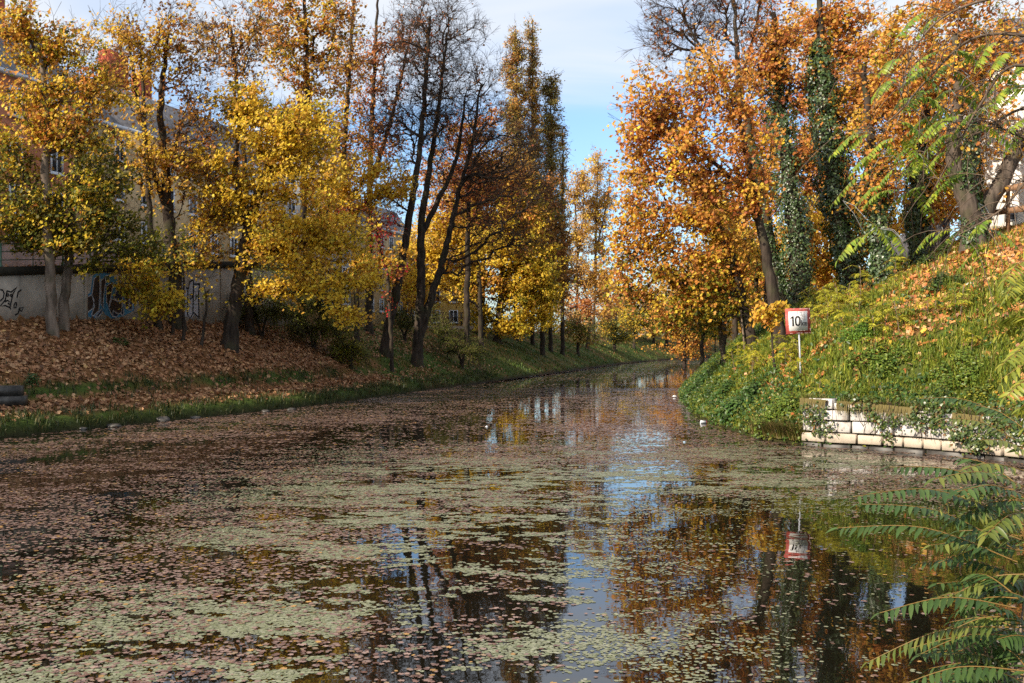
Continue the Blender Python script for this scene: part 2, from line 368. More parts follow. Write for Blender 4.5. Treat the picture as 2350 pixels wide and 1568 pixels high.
def build_water():
    mb = MB(); mb.add([(-90, -60, 0), (260, -60, 0), (260, 420, 0), (-90, 420, 0)], [(0, 1, 2, 3)])
    m = bpy.data.materials.new('canal_water'); m.use_nodes = True; nt = m.node_tree; b = nt.nodes['Principled BSDF']
    b.inputs['Base Color'].default_value = (.007, .006, .0035, 1); b.inputs['Roughness'].default_value = .015; b.inputs['IOR'].default_value = 1.62
    t = nt.nodes.new('ShaderNodeTexCoord')
    n = nt.nodes.new('ShaderNodeTexNoise'); n.inputs['Scale'].default_value = 1.1; n.inputs['Detail'].default_value = 3
    nt.links.new(t.outputs['Object'], n.inputs['Vector'])
    bp = nt.nodes.new('ShaderNodeBump'); bp.inputs['Strength'].default_value = .012; bp.inputs['Distance'].default_value = .4
    nt.links.new(n.outputs[0], bp.inputs['Height']); nt.links.new(bp.outputs[0], b.inputs['Normal'])
    o = mb.build('water', m); tag(o, 'still dark canal water mirroring the trees', None, None, 'structure')
build_water()

# ------------------------------------------------------------ trees
class Skel:
    def __init__(s, cap=60000):
        s.P = np.zeros((cap, 3)); s.D = np.zeros((cap, 3)); s.L = np.zeros(cap); s.par = np.full(cap, -1); s.n = 0; s.trunk_n = 0; s.main = np.zeros(cap, bool); s.R = np.zeros(cap)
    def node(s, p, d, par, l, r=0, main=False):
        i = s.n; s.P[i] = p; s.D[i] = d; s.par[i] = par; s.L[i] = l; s.R[i] = r; s.main[i] = main; s.n += 1; return i

def path3(path, d, dd=None):
    """trunk path in frame pixels (x, y, width px) at distance d -> points, radii; dd gives a depth drift over the path."""
    P = np.array([at(x, y, d + (0 if dd is None else dd * k / max(1, len(path) - 1))) for k, (x, y, w) in enumerate(path)])
    r = np.array([w / ppm(d) / 2 for _, _, w in path])
    return P, r
def resample(P, r, step=.5):
    P = smooth3(P); L = np.concatenate(([0], np.cumsum(np.linalg.norm(np.diff(P, axis=0), axis=1))))
    n = max(3, int(L[-1] / step)); t = np.linspace(0, L[-1], n)
    k = np.linspace(0, L[-1], 0 or len(r))
    Q = np.stack([np.interp(t, L, P[:, i]) for i in range(3)], 1)
    return Q, np.interp(np.linspace(0, 1, n), np.linspace(0, 1, len(r)), r)
def smooth3(P, n=6):
    out = []
    for i in range(len(P) - 1):
        p0, p1, p2, p3 = P[max(i - 1, 0)], P[i], P[i + 1], P[min(i + 2, len(P) - 1)]
        for k in range(n):
            t = k / n; out.append(.5 * ((2 * p1) + (-p0 + p2) * t + (2 * p0 - 5 * p1 + 4 * p2 - p3) * t * t + (-p0 + 3 * p1 - 3 * p2 + p3) * t ** 3))
    out.append(P[-1]); return np.array(out)

STAT = {'leaves': 0, 'segs': 0}
def make_tree(name, label, cat, d, trunks, blobs, pal, seed, group=None, dens=1.8, nl=26, lsize=None, low=None, low_z=None,
              bark=M_BARK, twig=M_TWIG, ivy=None, twigs=2, spread=.55, sag=.1, mindz=None, bare=0.0, tmpl=MAPLE, reach=.5, wiggle=.06, straight=False, upb=.7):
    """trunks: pixel paths at distance d. blobs: (x, y, rx, ry, depth offset m, weight) ellipsoids of twig tips, in pixels at d.
    pal: list of (weight, colours). low: palette used below height low_z. ivy: (path index, y_top px, thickness m, leaves)"""
    rng = np.random.default_rng(seed)
    if nl > 5: dens, nl = dens * 2.15, nl * 1.45
    base = on_ground(trunks[0][0][0], d)
    t = thing(name, label, cat, base, group)
    sk = Skel(); tm = MB()
    tr_pts = []
    for k, tp in enumerate(trunks):
        P, r = path3(tp, d)
        if k == 0 or tp[0][1] > 2000: P[0, 2] = base[2] - .25
        P[:, 1] += np.linspace(0, 1, len(P)) * rng.uniform(-.8, .8)
        Q, rr = resample(P, r); Q[1:] += rng.normal(0, wiggle, (len(Q) - 1, 3)) * .6
        if k > 0:
            j = np.argmin(np.linalg.norm(sk.P[:sk.n] - Q[0], axis=1)); par = j; l0 = sk.L[j]
            if np.linalg.norm(sk.P[j] - Q[0]) < 2.5: Q = np.concatenate((sk.P[j:j + 1], Q[1:])); 
            else:
                par = -1; l0 = 0; Q[0, 2] = on_ground(tp[0][0], d)[2] - .25
        else: par = -1; l0 = 0
        tr_pts.append((Q, rr))
        rt = rr.copy()
        if par < 0:                                             # root flare
            hh = np.linalg.norm(Q - Q[0], axis=1); rt = rt * (1 + .45 * np.exp(-hh / .45))
        sm = smooth3(Q, 2); rs = np.interp(np.linspace(0, 1, len(sm)), np.linspace(0, 1, len(rt)), rt)
        tm.tube(sm, rs, 10, .045, rng)
        h = 0
        for i, q in enumerate(Q):
            dv = Q[min(i + 1, len(Q) - 1)] - Q[max(i - 1, 0)]; dv /= np.linalg.norm(dv) + 1e-9
            if i: h += np.linalg.norm(Q[i] - Q[i - 1])
            par = sk.node(q, dv, par, l0 + h, rr[i], True)
    # twig tips
    tips = []
    for b in blobs:
        bx, by, rx, ry = b[:4]; dd = b[4] if len(b) > 4 else 0; w = b[5] if len(b) > 5 else 1
        s = 1 / ppm(d); area = math.pi * rx * ry * s * s
        n = max(3, int(area * dens * w))
        v = rng.normal(0, 1, (n, 3)); v /= np.linalg.norm(v, axis=1)[:, None]; v *= (rng.uniform(0, 1, n) ** .42 * (1 + .22 * rng.standard_normal(n)))[:, None]
        rd = (rx + ry) / 2 * s * .9
        c = at(bx, by, d) + np.array((0, dd, 0))
        # keep the blob where the frame shows it at its own distance
        f = (d + dd) / d; c = at(bx, by, d + dd)
        tips.append(c + v * np.array((rx * s * f, rd, ry * s * f)))
    tips = np.concatenate(tips) if tips else np.zeros((0, 3))
    if mindz is not None and len(tips): tips[:, 2] = np.maximum(tips[:, 2], terrain(tips[:, 0], tips[:, 1]) + mindz)
    tn = sk.n
    dist = np.linalg.norm(tips[:, None] - sk.P[None, :tn], axis=2).min(1) if len(tips) else np.zeros(0)
    order = np.argsort(dist + rng.uniform(0, .6, len(dist)))
    tipnode = []
    # trunk tops and the low bole carry few branches
    hmin = sk.P[:tn, 2].min()
    for o in order:
        p = tips[o]; n = sk.n
        dv = p - sk.P[:n]; L = np.linalg.norm(dv, axis=1) + 1e-6
        up = dv[:, 2] / L; ca = (dv * sk.D[:n]).sum(1) / L
        cost = L * (1 + .9 * np.maximum(0, -up + .05)) * (1.35 - .45 * ca) + .16 * sk.L[:n] * .5 + np.where(sk.P[:n, 2] < hmin + 1.6, 3, 0) + np.where(~sk.main[:n], .0, .35)
        j = int(np.argmin(cost)); a = sk.P[j]; LL = L[j]
        ns = max(1, int(math.ceil(LL / .55)))
        out = dv[j] / LL
        c1 = a + (sk.D[j] * .55 + out * .45 + np.array((0, 0, .25))) * LL * .42 + rng.normal(0, .05 * LL, 3)
        par = j
        for k in range(1, ns + 1):
            tt = k / ns; q = (1 - tt) ** 2 * a + 2 * tt * (1 - tt) * c1 + tt * tt * p
            if k < ns: q = q + rng.normal(0, .05, 3)
            dq = q - sk.P[par]; ln = np.linalg.norm(dq) + 1e-9
            par = sk.node(q, dq / ln, par, sk.L[par] + ln)
        tipnode.append(par)
    # pipe-model radii
    n = sk.n; cnt = np.zeros(n); cnt[tipnode] = 1
    for i in range(n - 1, -1, -1):
        if sk.par[i] >= 0: cnt[sk.par[i]] += cnt[i]
    r = .0115 * np.maximum(cnt, 1) ** .5 * (1 if d < 80 else 1.5)
    pr = sk.par[:n]; ok = (pr >= 0) & ~sk.main[:n]
    i = np.where(ok)[0]; ra = r[pr[i]]; ra = np.where(sk.main[pr[i]], np.minimum(r[i] * 1.25, np.maximum(sk.R[pr[i]], .012)), ra); rb = r[i]
    bm_ = MB(); big = ra > .05
    bm_.segs(sk.P[pr[i]][big], sk.P[i][big], ra[big], rb[big], 6); bm_.segs(sk.P[pr[i]][~big], sk.P[i][~big], ra[~big], rb[~big], 3)
    tp = sk.P[tipnode] if tipnode else np.zeros((0, 3)); td = sk.D[tipnode] if tipnode else np.zeros((0, 3))
    if twigs and len(tp):                                        # fine end twigs, forked once
        A = np.repeat(tp, twigs, 0); Dd = np.repeat(td, twigs, 0) + rng.normal(0, .55, (len(A), 3)) + np.array((0, 0, .15)); Dd /= np.linalg.norm(Dd, axis=1)[:, None]
        ln = rng.uniform(.35, 1.0, len(A))[:, None]; B = A + Dd * ln
        w = .0075 if d < 80 else .013
        bm_.segs(A, B, np.full(len(A), w * 1.2), np.full(len(A), w * .7), 3)
        D2 = Dd + rng.normal(0, .5, Dd.shape); M = A + Dd * ln * .5
        bm_.segs(M, M + D2 * ln * .5, np.full(len(A), w), np.full(len(A), w * .6), 3)
    tm.build('trunk', bark, t, True)
    bm_.build('branches', twig, t)
    STAT['segs'] += len(i)
    # leaves
    if nl and len(tp):
        keep = rng.uniform(0, 1, len(tp)) > bare
        cpt = tp[keep]; cl = len(cpt); ls = lsize or .175 * max(1, d / 50) ** .75
        base_n = np.maximum(1, rng.poisson(nl, cl)); idx = np.repeat(np.arange(cl), base_n); m = len(idx)
        off = rng.normal(0, 1, (m, 3)) * np.array((spread, spread, spread * .55)) * .5; C = cpt[idx] + off - td[keep][idx] * rng.uniform(-.15, 1.0, (m, 1)) * spread * 2.4
        C[:, 2] -= (off[:, 0] ** 2 + off[:, 1] ** 2) * .25
        N = rng.normal(0, .55, (m, 3)) + np.array((-.48, -.42, upb * .75))
        def cols(pl):
            w = np.array([a for a, _ in pl], float); w /= w.sum(); g = rng.choice(len(pl), cl, p=w)
            return np.array([pl[q][1][rng.integers(len(pl[q][1]))] for q in g])
        cc = cols(pal)
        if low:
            z0 = low_z if low_z is not None else np.median(cpt[:, 2]); sel = rng.uniform(-1, 1, cl) * 1.2 + cpt[:, 2] < z0
            cc[sel] = cols(low)[sel]
        allc = cc[idx]; swap = rng.uniform(0, 1, m) < .3; allc[swap] = cc[rng.integers(0, cl, swap.sum())]
        allc = allc * rng.uniform(.7, 1.3, (m, 1)) * np.array((1, 1, 1)) + 0
        lm = MB(); add_leaves(lm, C, N, ls * rng.uniform(.65, 1.2, m), np.clip(allc, 0, .85), tmpl if d < 75 else KITE, rng)
        lm.build('crown', M_LEAF, t); STAT['leaves'] += m
    # ivy
    if ivy:
        im = MB()
        for (k, ytop, th, num) in ivy:
            Q, rr = tr_pts[k]; ztop = CAMZ - (ytop - CY) / F * d; okk = np.where(Q[:, 2] < ztop)[0]
            if len(okk) < 2: continue
            Lc = len(okk); u = rng.uniform(0, Lc - 1.01, num); i0 = u.astype(int); fr = (u - i0)[:, None]
            c = Q[okk[i0]] * (1 - fr) + Q[okk[i0 + 1]] * fr; rad = rr[okk[i0]]
            a = rng.uniform(0, 2 * math.pi, num); hgt = c[:, 2]
            lump = np.clip(.5 + .75 * noise2(a * 1.1 + seed * 3.1, hgt * .8, 1.0), 0, 1)
            okl = rng.uniform(0, 1, num) < np.clip(.25 + 1.3 * lump, 0, 1)
            env = np.clip((ztop - hgt) / 2.5, .15, 1)
            rr_ = rad * .8 + th * env * (.15 + .85 * lump * rng.uniform(.5, 1, num)) * rng.uniform(.55, 1.0, num) ** .4
            rr_ = rr_ + th * .8 * np.maximum(0, noise2(a * 2.3 + seed, hgt * 2.2, 1.0) - .35) * rng.uniform(0, 1.6, num)
            o = np.stack((np.cos(a), np.sin(a), np.zeros(num)), 1)
            c, o, rr_, a, hgt = c[okl], o[okl], rr_[okl], a[okl], hgt[okl]; num = int(okl.sum())
            C = c + o * rr_[:, None]
            N = o + rng.normal(0, .35, (num, 3)) + np.array((0, 0, .45))
            pc = np.array([(.035, .066, .02), (.048, .085, .022), (.026, .05, .016), (.075, .11, .028), (.11, .12, .03)])[rng.choice(5, num, p=[.34, .3, .2, .11, .05])]
            add_leaves(im, C, N, .125 * rng.uniform(.7, 1.25, num), pc * rng.uniform(.75, 1.3, (num, 1)), IVYT, rng, along=np.tile((0, 0, -1.), (num, 1)) + rng.normal(0, .4, (num, 3)))
        im.build('ivy', M_IVY, t); STAT['leaves'] += sum(q[3] for q in ivy)
    return t
def dist_at(px, py, default=60.0):
    g = ground(px, py); return default if g is None else float(g[1])
MAPLES = 'maples on the shaded leafy bank'
# ---- left bank, nearest first
def left_trees():
    d = dist_at(118, 768)
    make_tree('maple_tree', 'pale smooth-barked upright maple before the graffiti wall, green leaves below and orange above', 'tree', d,
        [[(118, 768, 25), (117, 600, 22), (112, 420, 20), (118, 260, 14), (98, 110, 8)]],
        [(60, 450, 110, 80), (150, 490, 120, 60), (230, 430, 80, 70), (60, 540, 80, 35), (90, 250, 110, 90), (215, 190, 95, 80), (130, 100, 110, 80), (30, 60, 80, 80), (190, 320, 90, 60), (20, 350, 60, 80), (100, 560, 70, 24), (200, 545, 60, 30)],
        [(3, GOLD), (2, ORG), (3, YEL), (1, YGR)], 11, low=[(5, OLV), (3, YGR), (2, GRN), (2, YEL)], low_z=CAMZ + (CY - 330) / ppm(d), bark=M_BARKP, dens=2.3)
    d2 = dist_at(143, 757)
    make_tree('maple_tree', 'pale leaning maple next to the upright one, olive leaves hanging over the wall top', 'tree', d2,
        [[(141, 757, 24), (157, 620, 20), (168, 520, 17), (182, 400, 13), (205, 250, 8)]],
        [(290, 520, 90, 45), (250, 400, 80, 60), (170, 550, 130, 36), (60, 520, 70, 40), (350, 560, 70, 40), (240, 590, 60, 25)],
        [(5, OLV), (4, YGR), (2, YEL), (2, GRN)], 12, bark=M_BARKP, dens=2.3)
    d3 = dist_at(241, 742)
    make_tree('young_maple_tree', 'slim dark stem rising behind the two pale trunks', 'tree', d3 + .6,
        [[(222, 738, 11), (218, 640, 10), (214, 560, 8), (222, 420, 6)]], [(225, 470, 60, 60, 0, .6), (230, 340, 50, 60, 0, .5)], [(2, YEL), (2, YGR), (1, GOLD)], 13, dens=1.4)
    d4 = dist_at(367, 755)
    make_tree('maple_tree', 'dark slender maple with a sunlit yellow branch drooping in front of the wall', 'tree', d4,
        [[(367, 755, 15), (350, 600, 13), (337, 450, 12), (327, 300, 9), (315, 80, 5)]],
        [(330, 655, 58, 45, -3.5, 1.5), (320, 600, 60, 30, -3, 1.3), (362, 705, 40, 34, -4, 1.6), (345, 735, 18, 18, -4, 1.5), (395, 690, 26, 34, -4, 1.6), (300, 640, 36, 26, -3.5, 1.4), (340, 330, 100, 140, 0, .5), (320, 90, 110, 110, 0, .5)],
        [(4, GOLD), (2, BRN), (2, YEL)], 14, low=[(8, YEL), (2, YGR)], low_z=CAMZ + (CY - 540) / ppm(d4), dens=1.9, nl=22, twigs=4)
    d5 = dist_at(406, 750)
    make_tree('maple_tree', 'tall dark thick-trunked maple, sparse copper leaves at the top', 'tree', d5,
        [[(408, 750, 32), (400, 640, 29), (388, 520, 25), (376, 400, 18), (366, 240, 12), (382, 70, 7)], [(388, 520, 14), (350, 380, 11), (318, 240, 8), (300, 90, 5)]],
        [(490, 545, 80, 50), (450, 600, 60, 45), (520, 500, 40, 40), (430, 350, 110, 140, 0, .7), (420, 110, 120, 110, 0, .8), (280, 130, 80, 110, 0, .6), (480, 240, 60, 90, 0, .5)],
        [(3, GOLD), (4, BRN), (2, ORG)], 15, low=[(6, YEL), (2, GOLD)], low_z=CAMZ + (CY - 440) / ppm(d5), dens=2.0, nl=11, twigs=5)
    for k, (bx, by, tx, ty, lab) in enumerate([(418, 782, 424, 600, 'tallest thin sapling between the thick dark maple and the big yellow maple'), (459, 797, 470, 660, 'thin crooked sapling nearest to the big yellow maple trunk'), (396, 768, 400, 690, 'short thin sapling under the drooping yellow branch')]):
        dd = dist_at(bx, by)
        make_tree('sapling', lab, 'sapling', dd, [[(bx, by, 7), ((bx + tx) / 2 + 4, (by + ty) / 2, 6), (tx, ty, 4)]], [(tx + 5, ty, 26, 26, 0, .8)], [(3, YEL), (2, GRN)], 20 + k, group='thin saplings on the leafy bank', dens=1.3, nl=14)
    d6 = dist_at(528, 803)
    make_tree('maple_tree', 'broad golden yellow maple with dark peeling trunk at the bank edge', 'tree', d6,
        [[(524, 803, 38), (537, 705, 31), (551, 625, 28), (568, 530, 24), (598, 430, 18), (640, 330, 12), (700, 230, 7)], [(551, 625, 18), (610, 585, 15), (660, 560, 13), (740, 545, 9)], [(568, 530, 18), (545, 400, 14), (550, 280, 9), (535, 190, 5)]],
        [(600, 320, 130, 105), (700, 410, 130, 90), (520, 470, 80, 90), (640, 540, 130, 90), (770, 550, 110, 75), (720, 640, 100, 50), (800, 715, 60, 34, -1), (560, 240, 90, 60), (470, 400, 60, 80), (840, 640, 60, 40), (700, 290, 110, 70), (640, 660, 60, 30)],
        [(7, YEL), (2, GOLD), (1, YGR)], 16, dens=2.1, nl=26)
    # taller thin trees behind
    make_tree('tall_maple_tree', 'tall half-bare tree with copper leaf remnants behind the dark thick maple', 'tree', 64,
        [[(575, 760, 19), (562, 420, 15), (548, 250, 10), (522, 50, 6)]], [(540, 120, 90, 120, 0, .7), (470, 60, 70, 80, 0, .6), (590, 60, 60, 80, 0, .6)], [(3, BRN), (3, GOLD), (2, ORG)], 17, dens=2.2, nl=7, twigs=6)
    make_tree('tall_maple_tree', 'tall gold and orange tree rising out of frame behind the big yellow maple', 'tree', 70,
        [[(690, 760, 20), (698, 420, 16), (705, 200, 12), (700, -30, 7)]], [(640, 70, 80, 100), (730, 140, 90, 110), (690, 290, 110, 90), (660, -40, 80, 60), (780, 40, 60, 90)], [(4, GOLD), (3, ORG), (2, YEL), (1, YGR)], 18, dens=1.7, nl=15, twigs=4)
    make_tree('tall_maple_tree', 'slender tall tree with golden leaves left of the rust red one', 'tree', 76,
        [[(775, 760, 16), (785, 420, 13), (800, 200, 10), (815, -30, 6)]], [(790, 330, 80, 110), (800, 150, 60, 110, 0, .8), (760, 440, 80, 70)], [(4, GOLD), (3, ORG), (2, BRN)], 19, dens=1.5, nl=12, twigs=4)
    make_tree('rust_red_tree', 'rust red leaved tree with thin dark stems beside the bare black tree', 'tree', 82,
        [[(846, 760, 18), (848, 420, 15), (856, 200, 10), (866, -20, 5)], [(848, 430, 12), (900, 260, 8), (935, 100, 5)]], [(850, 210, 70, 150), (910, 110, 70, 100), (880, 330, 80, 90), (955, 55, 35, 40, 0, .7)], [(5, RUST), (4, ORG), (2, BRN)], 21, dens=.9, nl=14, twigs=4)
    make_tree('rust_red_tree', 'low rust orange tree behind the branches of the bare black tree', 'tree', 92,
        [[(1070, 755, 16), (1075, 500, 12), (1080, 320, 6)]], [(1085, 330, 90, 100), (1030, 420, 90, 90), (1120, 430, 80, 100)], [(4, RUST), (3, ORG), (3, GOLD)], 22, dens=1.4, nl=14)
    make_tree('sumac_tree', 'small crimson sumac glowing among the yellow maples', 'tree', 73,
        [[(900, 760, 9), (890, 650, 8), (870, 560, 6)]], [(850, 500, 75, 32), (885, 550, 50, 40), (905, 615, 26, 40), (770, 475, 38, 16), (900, 680, 30, 30, 0, .6)], [(6, RED), (2, RUST), (2, ORG)], 23, dens=1.0, nl=16, lsize=.17)
    # the bare black pair by the water
    d7 = dist_at(882, 815)
    make_tree('bare_tree', 'slim leaning dark tree, almost leafless, standing alone above the bank edge', 'tree', d7,
        [[(880, 815, 24), (894, 742, 20), (912, 660, 18), (930, 560, 16), (950, 440, 13), (966, 330, 11), (976, 200, 10), (988, 40, 6)]],
        [(960, 120, 80, 150), (910, 280, 70, 110), (1000, 240, 50, 110), (900, 470, 60, 60, 0, .6)], [(4, BRN), (3, RUST)], 24, dens=8.5, nl=2, twigs=6, bare=.65, spread=.4, upb=.2)
    d8 = dist_at(957, 838)
    make_tree('bare_tree', 'large black leafless tree forked into three tall stems beside the water', 'tree', d8,
        [[(956, 838, 27), (962, 740, 22), (967, 640, 19), (966, 540, 15), (984, 400, 11), (1008, 250, 8), (1025, 80, 5)], [(958, 790, 20), (985, 700, 18), (1003, 640, 16), (1035, 520, 12), (1055, 430, 9), (1085, 320, 7), (1102, 190, 4)], [(966, 545, 14), (1000, 470, 11), (1045, 370, 8), (1065, 230, 5)]],
        [(1030, 90, 90, 130), (1080, 220, 90, 120), (1130, 330, 90, 90), (1090, 420, 100, 80), (1180, 390, 90, 60), (1010, 300, 60, 120), (1120, 520, 90, 60), (1210, 330, 50, 50), (1220, 450, 70, 50), (1180, 560, 70, 40), (1050, 600, 60, 40, 0, .6)],
        [(4, BRN), (3, RUST)], 25, dens=7.0, nl=2, twigs=6, bare=.8, spread=.4, upb=.2)
    d9 = dist_at(1142, 786)
    make_tree('maple_tree', 'bright yellow maple on the grass slope, leafy branches hanging to the ground', 'tree', d9,
        [[(1142, 786, 18), (1148, 700, 16), (1155, 600, 12), (1150, 440, 7)]],
        [(1150, 550, 110, 85), (1205, 670, 85, 75), (1235, 620, 65, 60), (1090, 520, 80, 60), (1065, 640, 55, 50), (1180, 470, 80, 60), (1190, 745, 60, 28), (1250, 700, 45, 50), (1100, 720, 45, 40, 0, .7)],
        [(7, YEL), (2, YGR), (1, GOLD)], 26, dens=1.5, nl=26, spread=.7)
    make_tree('maple_tree', 'amber maple standing behind the bright yellow slope maple', 'tree', 112,
        [[(1105, 745, 14), (1108, 600, 11), (1100, 440, 7)]], [(1080, 430, 110, 90), (1150, 400, 80, 70), (1200, 520, 70, 90), (1030, 530, 70, 70), (1120, 640, 90, 50)], [(4, GOLD), (2, BRN), (2, ORG)], 27, dens=.8, nl=24, spread=.9)
    make_tree('hornbeam_tree', 'brown twiggy tree at the foot of the poplars', 'tree', 118,
        [[(1245, 770, 12), (1245, 600, 9), (1240, 460, 5)]], [(1240, 500, 60, 100), (1275, 560, 40, 80), (1195, 460, 50, 80), (1290, 650, 50, 60)], [(5, BRN), (3, ORG), (2, GOLD)], 28, dens=1.0, nl=20, spread=.8, twigs=3)
    # poplars: narrow columns
    def poplar(lab, d, x, ytop, cols_, seed, pal):
        make_tree('poplar_tree', lab, 'tree', d, [[(x, 770, 10), (x, 500, 8), (x, 250 if ytop < 200 else 450, 6), (x, ytop + 10, 2)]], cols_, pal, seed, group='poplars rising over the canal', dens=3.0, nl=24, spread=.5, twigs=2, lsize=.22)
    POP = [(.34, .29, .08), (.40, .32, .09), (.28, .22, .06)]; PP = [(5, POP), (3, BRN), (2, GOLD), (1, ORG)]
    poplar('tall column poplar beside the bare tree, broader one of the two highest', 122, 1184, 62, [(1180, 95, 14, 40), (1170, 150, 18, 40), (1195, 130, 14, 40), (1180, 250, 36, 110), (1188, 400, 46, 110), (1190, 540, 50, 90)], 31, PP)
    poplar('slimmest column poplar, its tip the highest point of the row', 124, 1222, 45, [(1216, 70, 10, 32), (1222, 120, 12, 60), (1222, 220, 18, 100), (1228, 350, 26, 120), (1230, 500, 36, 110)], 32, PP)
    poplar('olive green poplar at the sky gap, shorter than its two neighbours', 126, 1264, 165, [(1252, 200, 14, 40), (1272, 205, 14, 50), (1264, 300, 28, 90), (1266, 420, 30, 110), (1268, 550, 32, 90)], 33, [(6, POP), (1, OLV), (2, BRN), (1, GOLD)])
    poplar('small dark poplar at the end of the poplar row', 128, 1291, 282, [(1291, 320, 7, 40), (1290, 400, 11, 60), (1288, 510, 16, 80), (1290, 610, 24, 70)], 34, PP)
    PALE = 'pale yellow poplars far down the canal'
    make_tree('pale_poplar_tree', 'pale straw yellow poplar by the tip of the poplar row', 'tree', 168, [[(1322, 780, 6), (1325, 600, 5), (1318, 440, 3)], [(1325, 600, 4), (1338, 500, 3), (1340, 400, 2)]], [(1318, 440, 22, 60), (1340, 420, 16, 50), (1330, 530, 34, 60)], [(6, TAN), (2, YEL)], 35, group=PALE, dens=1.0, nl=22, spread=.8, lsize=.34, twigs=3, twig=M_TWIGP)
    make_tree('pale_poplar_tree', 'pale straw yellow poplar with grey limbs against the orange maple edge', 'tree', 172, [[(1362, 780, 6), (1366, 600, 5), (1372, 360, 2)], [(1366, 580, 4), (1390, 480, 3), (1400, 400, 2)]], [(1370, 385, 20, 50), (1385, 470, 28, 70), (1355, 480, 26, 70), (1375, 570, 40, 50, 0, .6)], [(6, TAN), (2, YEL)], 36, group=PALE, dens=1.0, nl=22, spread=.8, lsize=.34, twigs=3, twig=M_TWIGP)
    # middle distance on the far grass slope
    def small(name, lab, x, y, blobs, pal, seed, **k):
        d = dist_at(x, y, 140); kw = dict(dens=.7, nl=26, spread=.8, lsize=.32, low=None); kw.update(k)
        make_tree(name, lab, 'tree', d, [[(x, y, 7), (x + 2, y - 40, 6), (x + 4, y - 90, 4)]], blobs, pal, seed, **kw)
    small('apple_tree', 'small rounded olive leaved tree with a bent black trunk by the water', 1326, 816, [(1325, 745, 42, 32), (1350, 760, 36, 24), (1300, 755, 26, 26)], [(5, OLV), (3, TAN), (2, YGR)], 41)
    small('orange_shrub_tree', 'small salmon orange tree above the olive leaved tree', 1348, 802, [(1335, 700, 30, 44), (1322, 730, 26, 24)], [(5, ORG), (3, RUST)], 42)
    small('field_maple_tree', 'low olive and yellow tree nearest to the canal bend on the far slope', 1410, 805, [(1400, 750, 44, 36), (1430, 765, 36, 26)], [(5, OLV), (3, YEL)], 43)
    small('amber_tree', 'amber twiggy tree filling the gap under the pale poplars', 1350, 790, [(1325, 610, 50, 60), (1370, 640, 50, 60), (1300, 690, 40, 50), (1400, 690, 40, 50)], [(4, GOLD), (3, TAN), (3, BRN)], 44, dens=.6)
    small('amber_tree', 'dark olive tree right of the salmon orange one', 1455, 800, [(1440, 730, 50, 45), (1490, 740, 40, 35)], [(4, OLV), (2, YEL), (1, GOLD)], 45)
    small('far_tree', 'small golden tree on the far slope under the maple leaves', 1530, 795, [(1525, 740, 40, 34), (1560, 730, 34, 34)], [(4, GOLD), (3, TAN)], 46, dens=.5)
    small('far_tree', 'distant tan tree at the canal bend', 1600, 792, [(1600, 745, 40, 36), (1640, 750, 30, 30)], [(4, TAN), (3, GOLD)], 47, dens=.5)
    make_tree('yellow_tree', 'yellow tree behind the first slope maple with its trunk in shade', 'tree', 100, [[(1104, 755, 12), (1100, 650, 10), (1090, 520, 6)]], [(1000, 620, 60, 60), (1060, 560, 70, 60), (960, 560, 60, 60, 0, .7), (1020, 500, 60, 60), (930, 640, 40, 40)], [(6, YEL), (2, GOLD)], 48, dens=1.2, nl=24, spread=.8)
    make_tree('yellow_tree', 'yellow tree deep behind the crimson sumac', 'tree', 74, [[(820, 755, 14), (815, 600, 11), (800, 450, 7)]], [(830, 440, 100, 70), (760, 500, 80, 60), (900, 420, 70, 60), (860, 600, 80, 50, 0, .8)], [(5, YEL), (3, GOLD)], 49, dens=1.3, nl=22)
    # shrubs
    def shrub(name, lab, x, y, blobs, pal, seed, **k):
        d = dist_at(x, y); kw = dict(dens=5, nl=30, spread=.4, lsize=.10, twigs=1, mindz=.15); kw.update(k)
        make_tree(name, lab, 'shrub', d, [[(x, y, 6), (x + 6, y - 40, 5), (x + 14, y - 80, 3)], [(x + 1, y - 3, 6), (x - 18, y - 50, 4), (x - 40, y - 90, 3)]], blobs, pal, seed, **kw)
    shrub('shrub', 'tall dark green shrub right behind the big yellow maple trunk', 600, 775, [(600, 690, 60, 70), (640, 640, 70, 50), (570, 720, 40, 50), (660, 720, 60, 50)], [(5, GRN), (3, OLV)], 51, dens=3)
    shrub('shrub', 'wide olive shrub sprawling under the yellow maple branches', 720, 800, [(720, 700, 80, 70), (770, 660, 80, 50), (760, 760, 70, 50), (690, 770, 60, 40)], [(5, OLV), (2, GRN), (1, YGR)], 52, dens=3)
    shrub('shrub', 'weeping ochre green shrub at the end of the leaf slope', 805, 845, [(800, 800, 45, 42), (775, 820, 30, 34), (825, 825, 25, 30)], [(4, YGR), (4, OLV)], 53, dens=5)
    shrub('shrub', 'grey green rounded shrub on the grass right of the bare black tree', 1060, 845, [(1030, 780, 55, 42), (1080, 800, 50, 32), (1010, 740, 40, 30), (1100, 825, 30, 16)], [(5, OLV), (3, GRN)], 54, dens=3)
    shrub('shrub', 'dark shrub in the shade between the slim and the large bare trees', 930, 785, [(930, 740, 40, 36), (900, 720, 30, 40), (985, 725, 40, 30)], [(5, GRN), (3, OLV)], 55, dens=3)
left_trees()

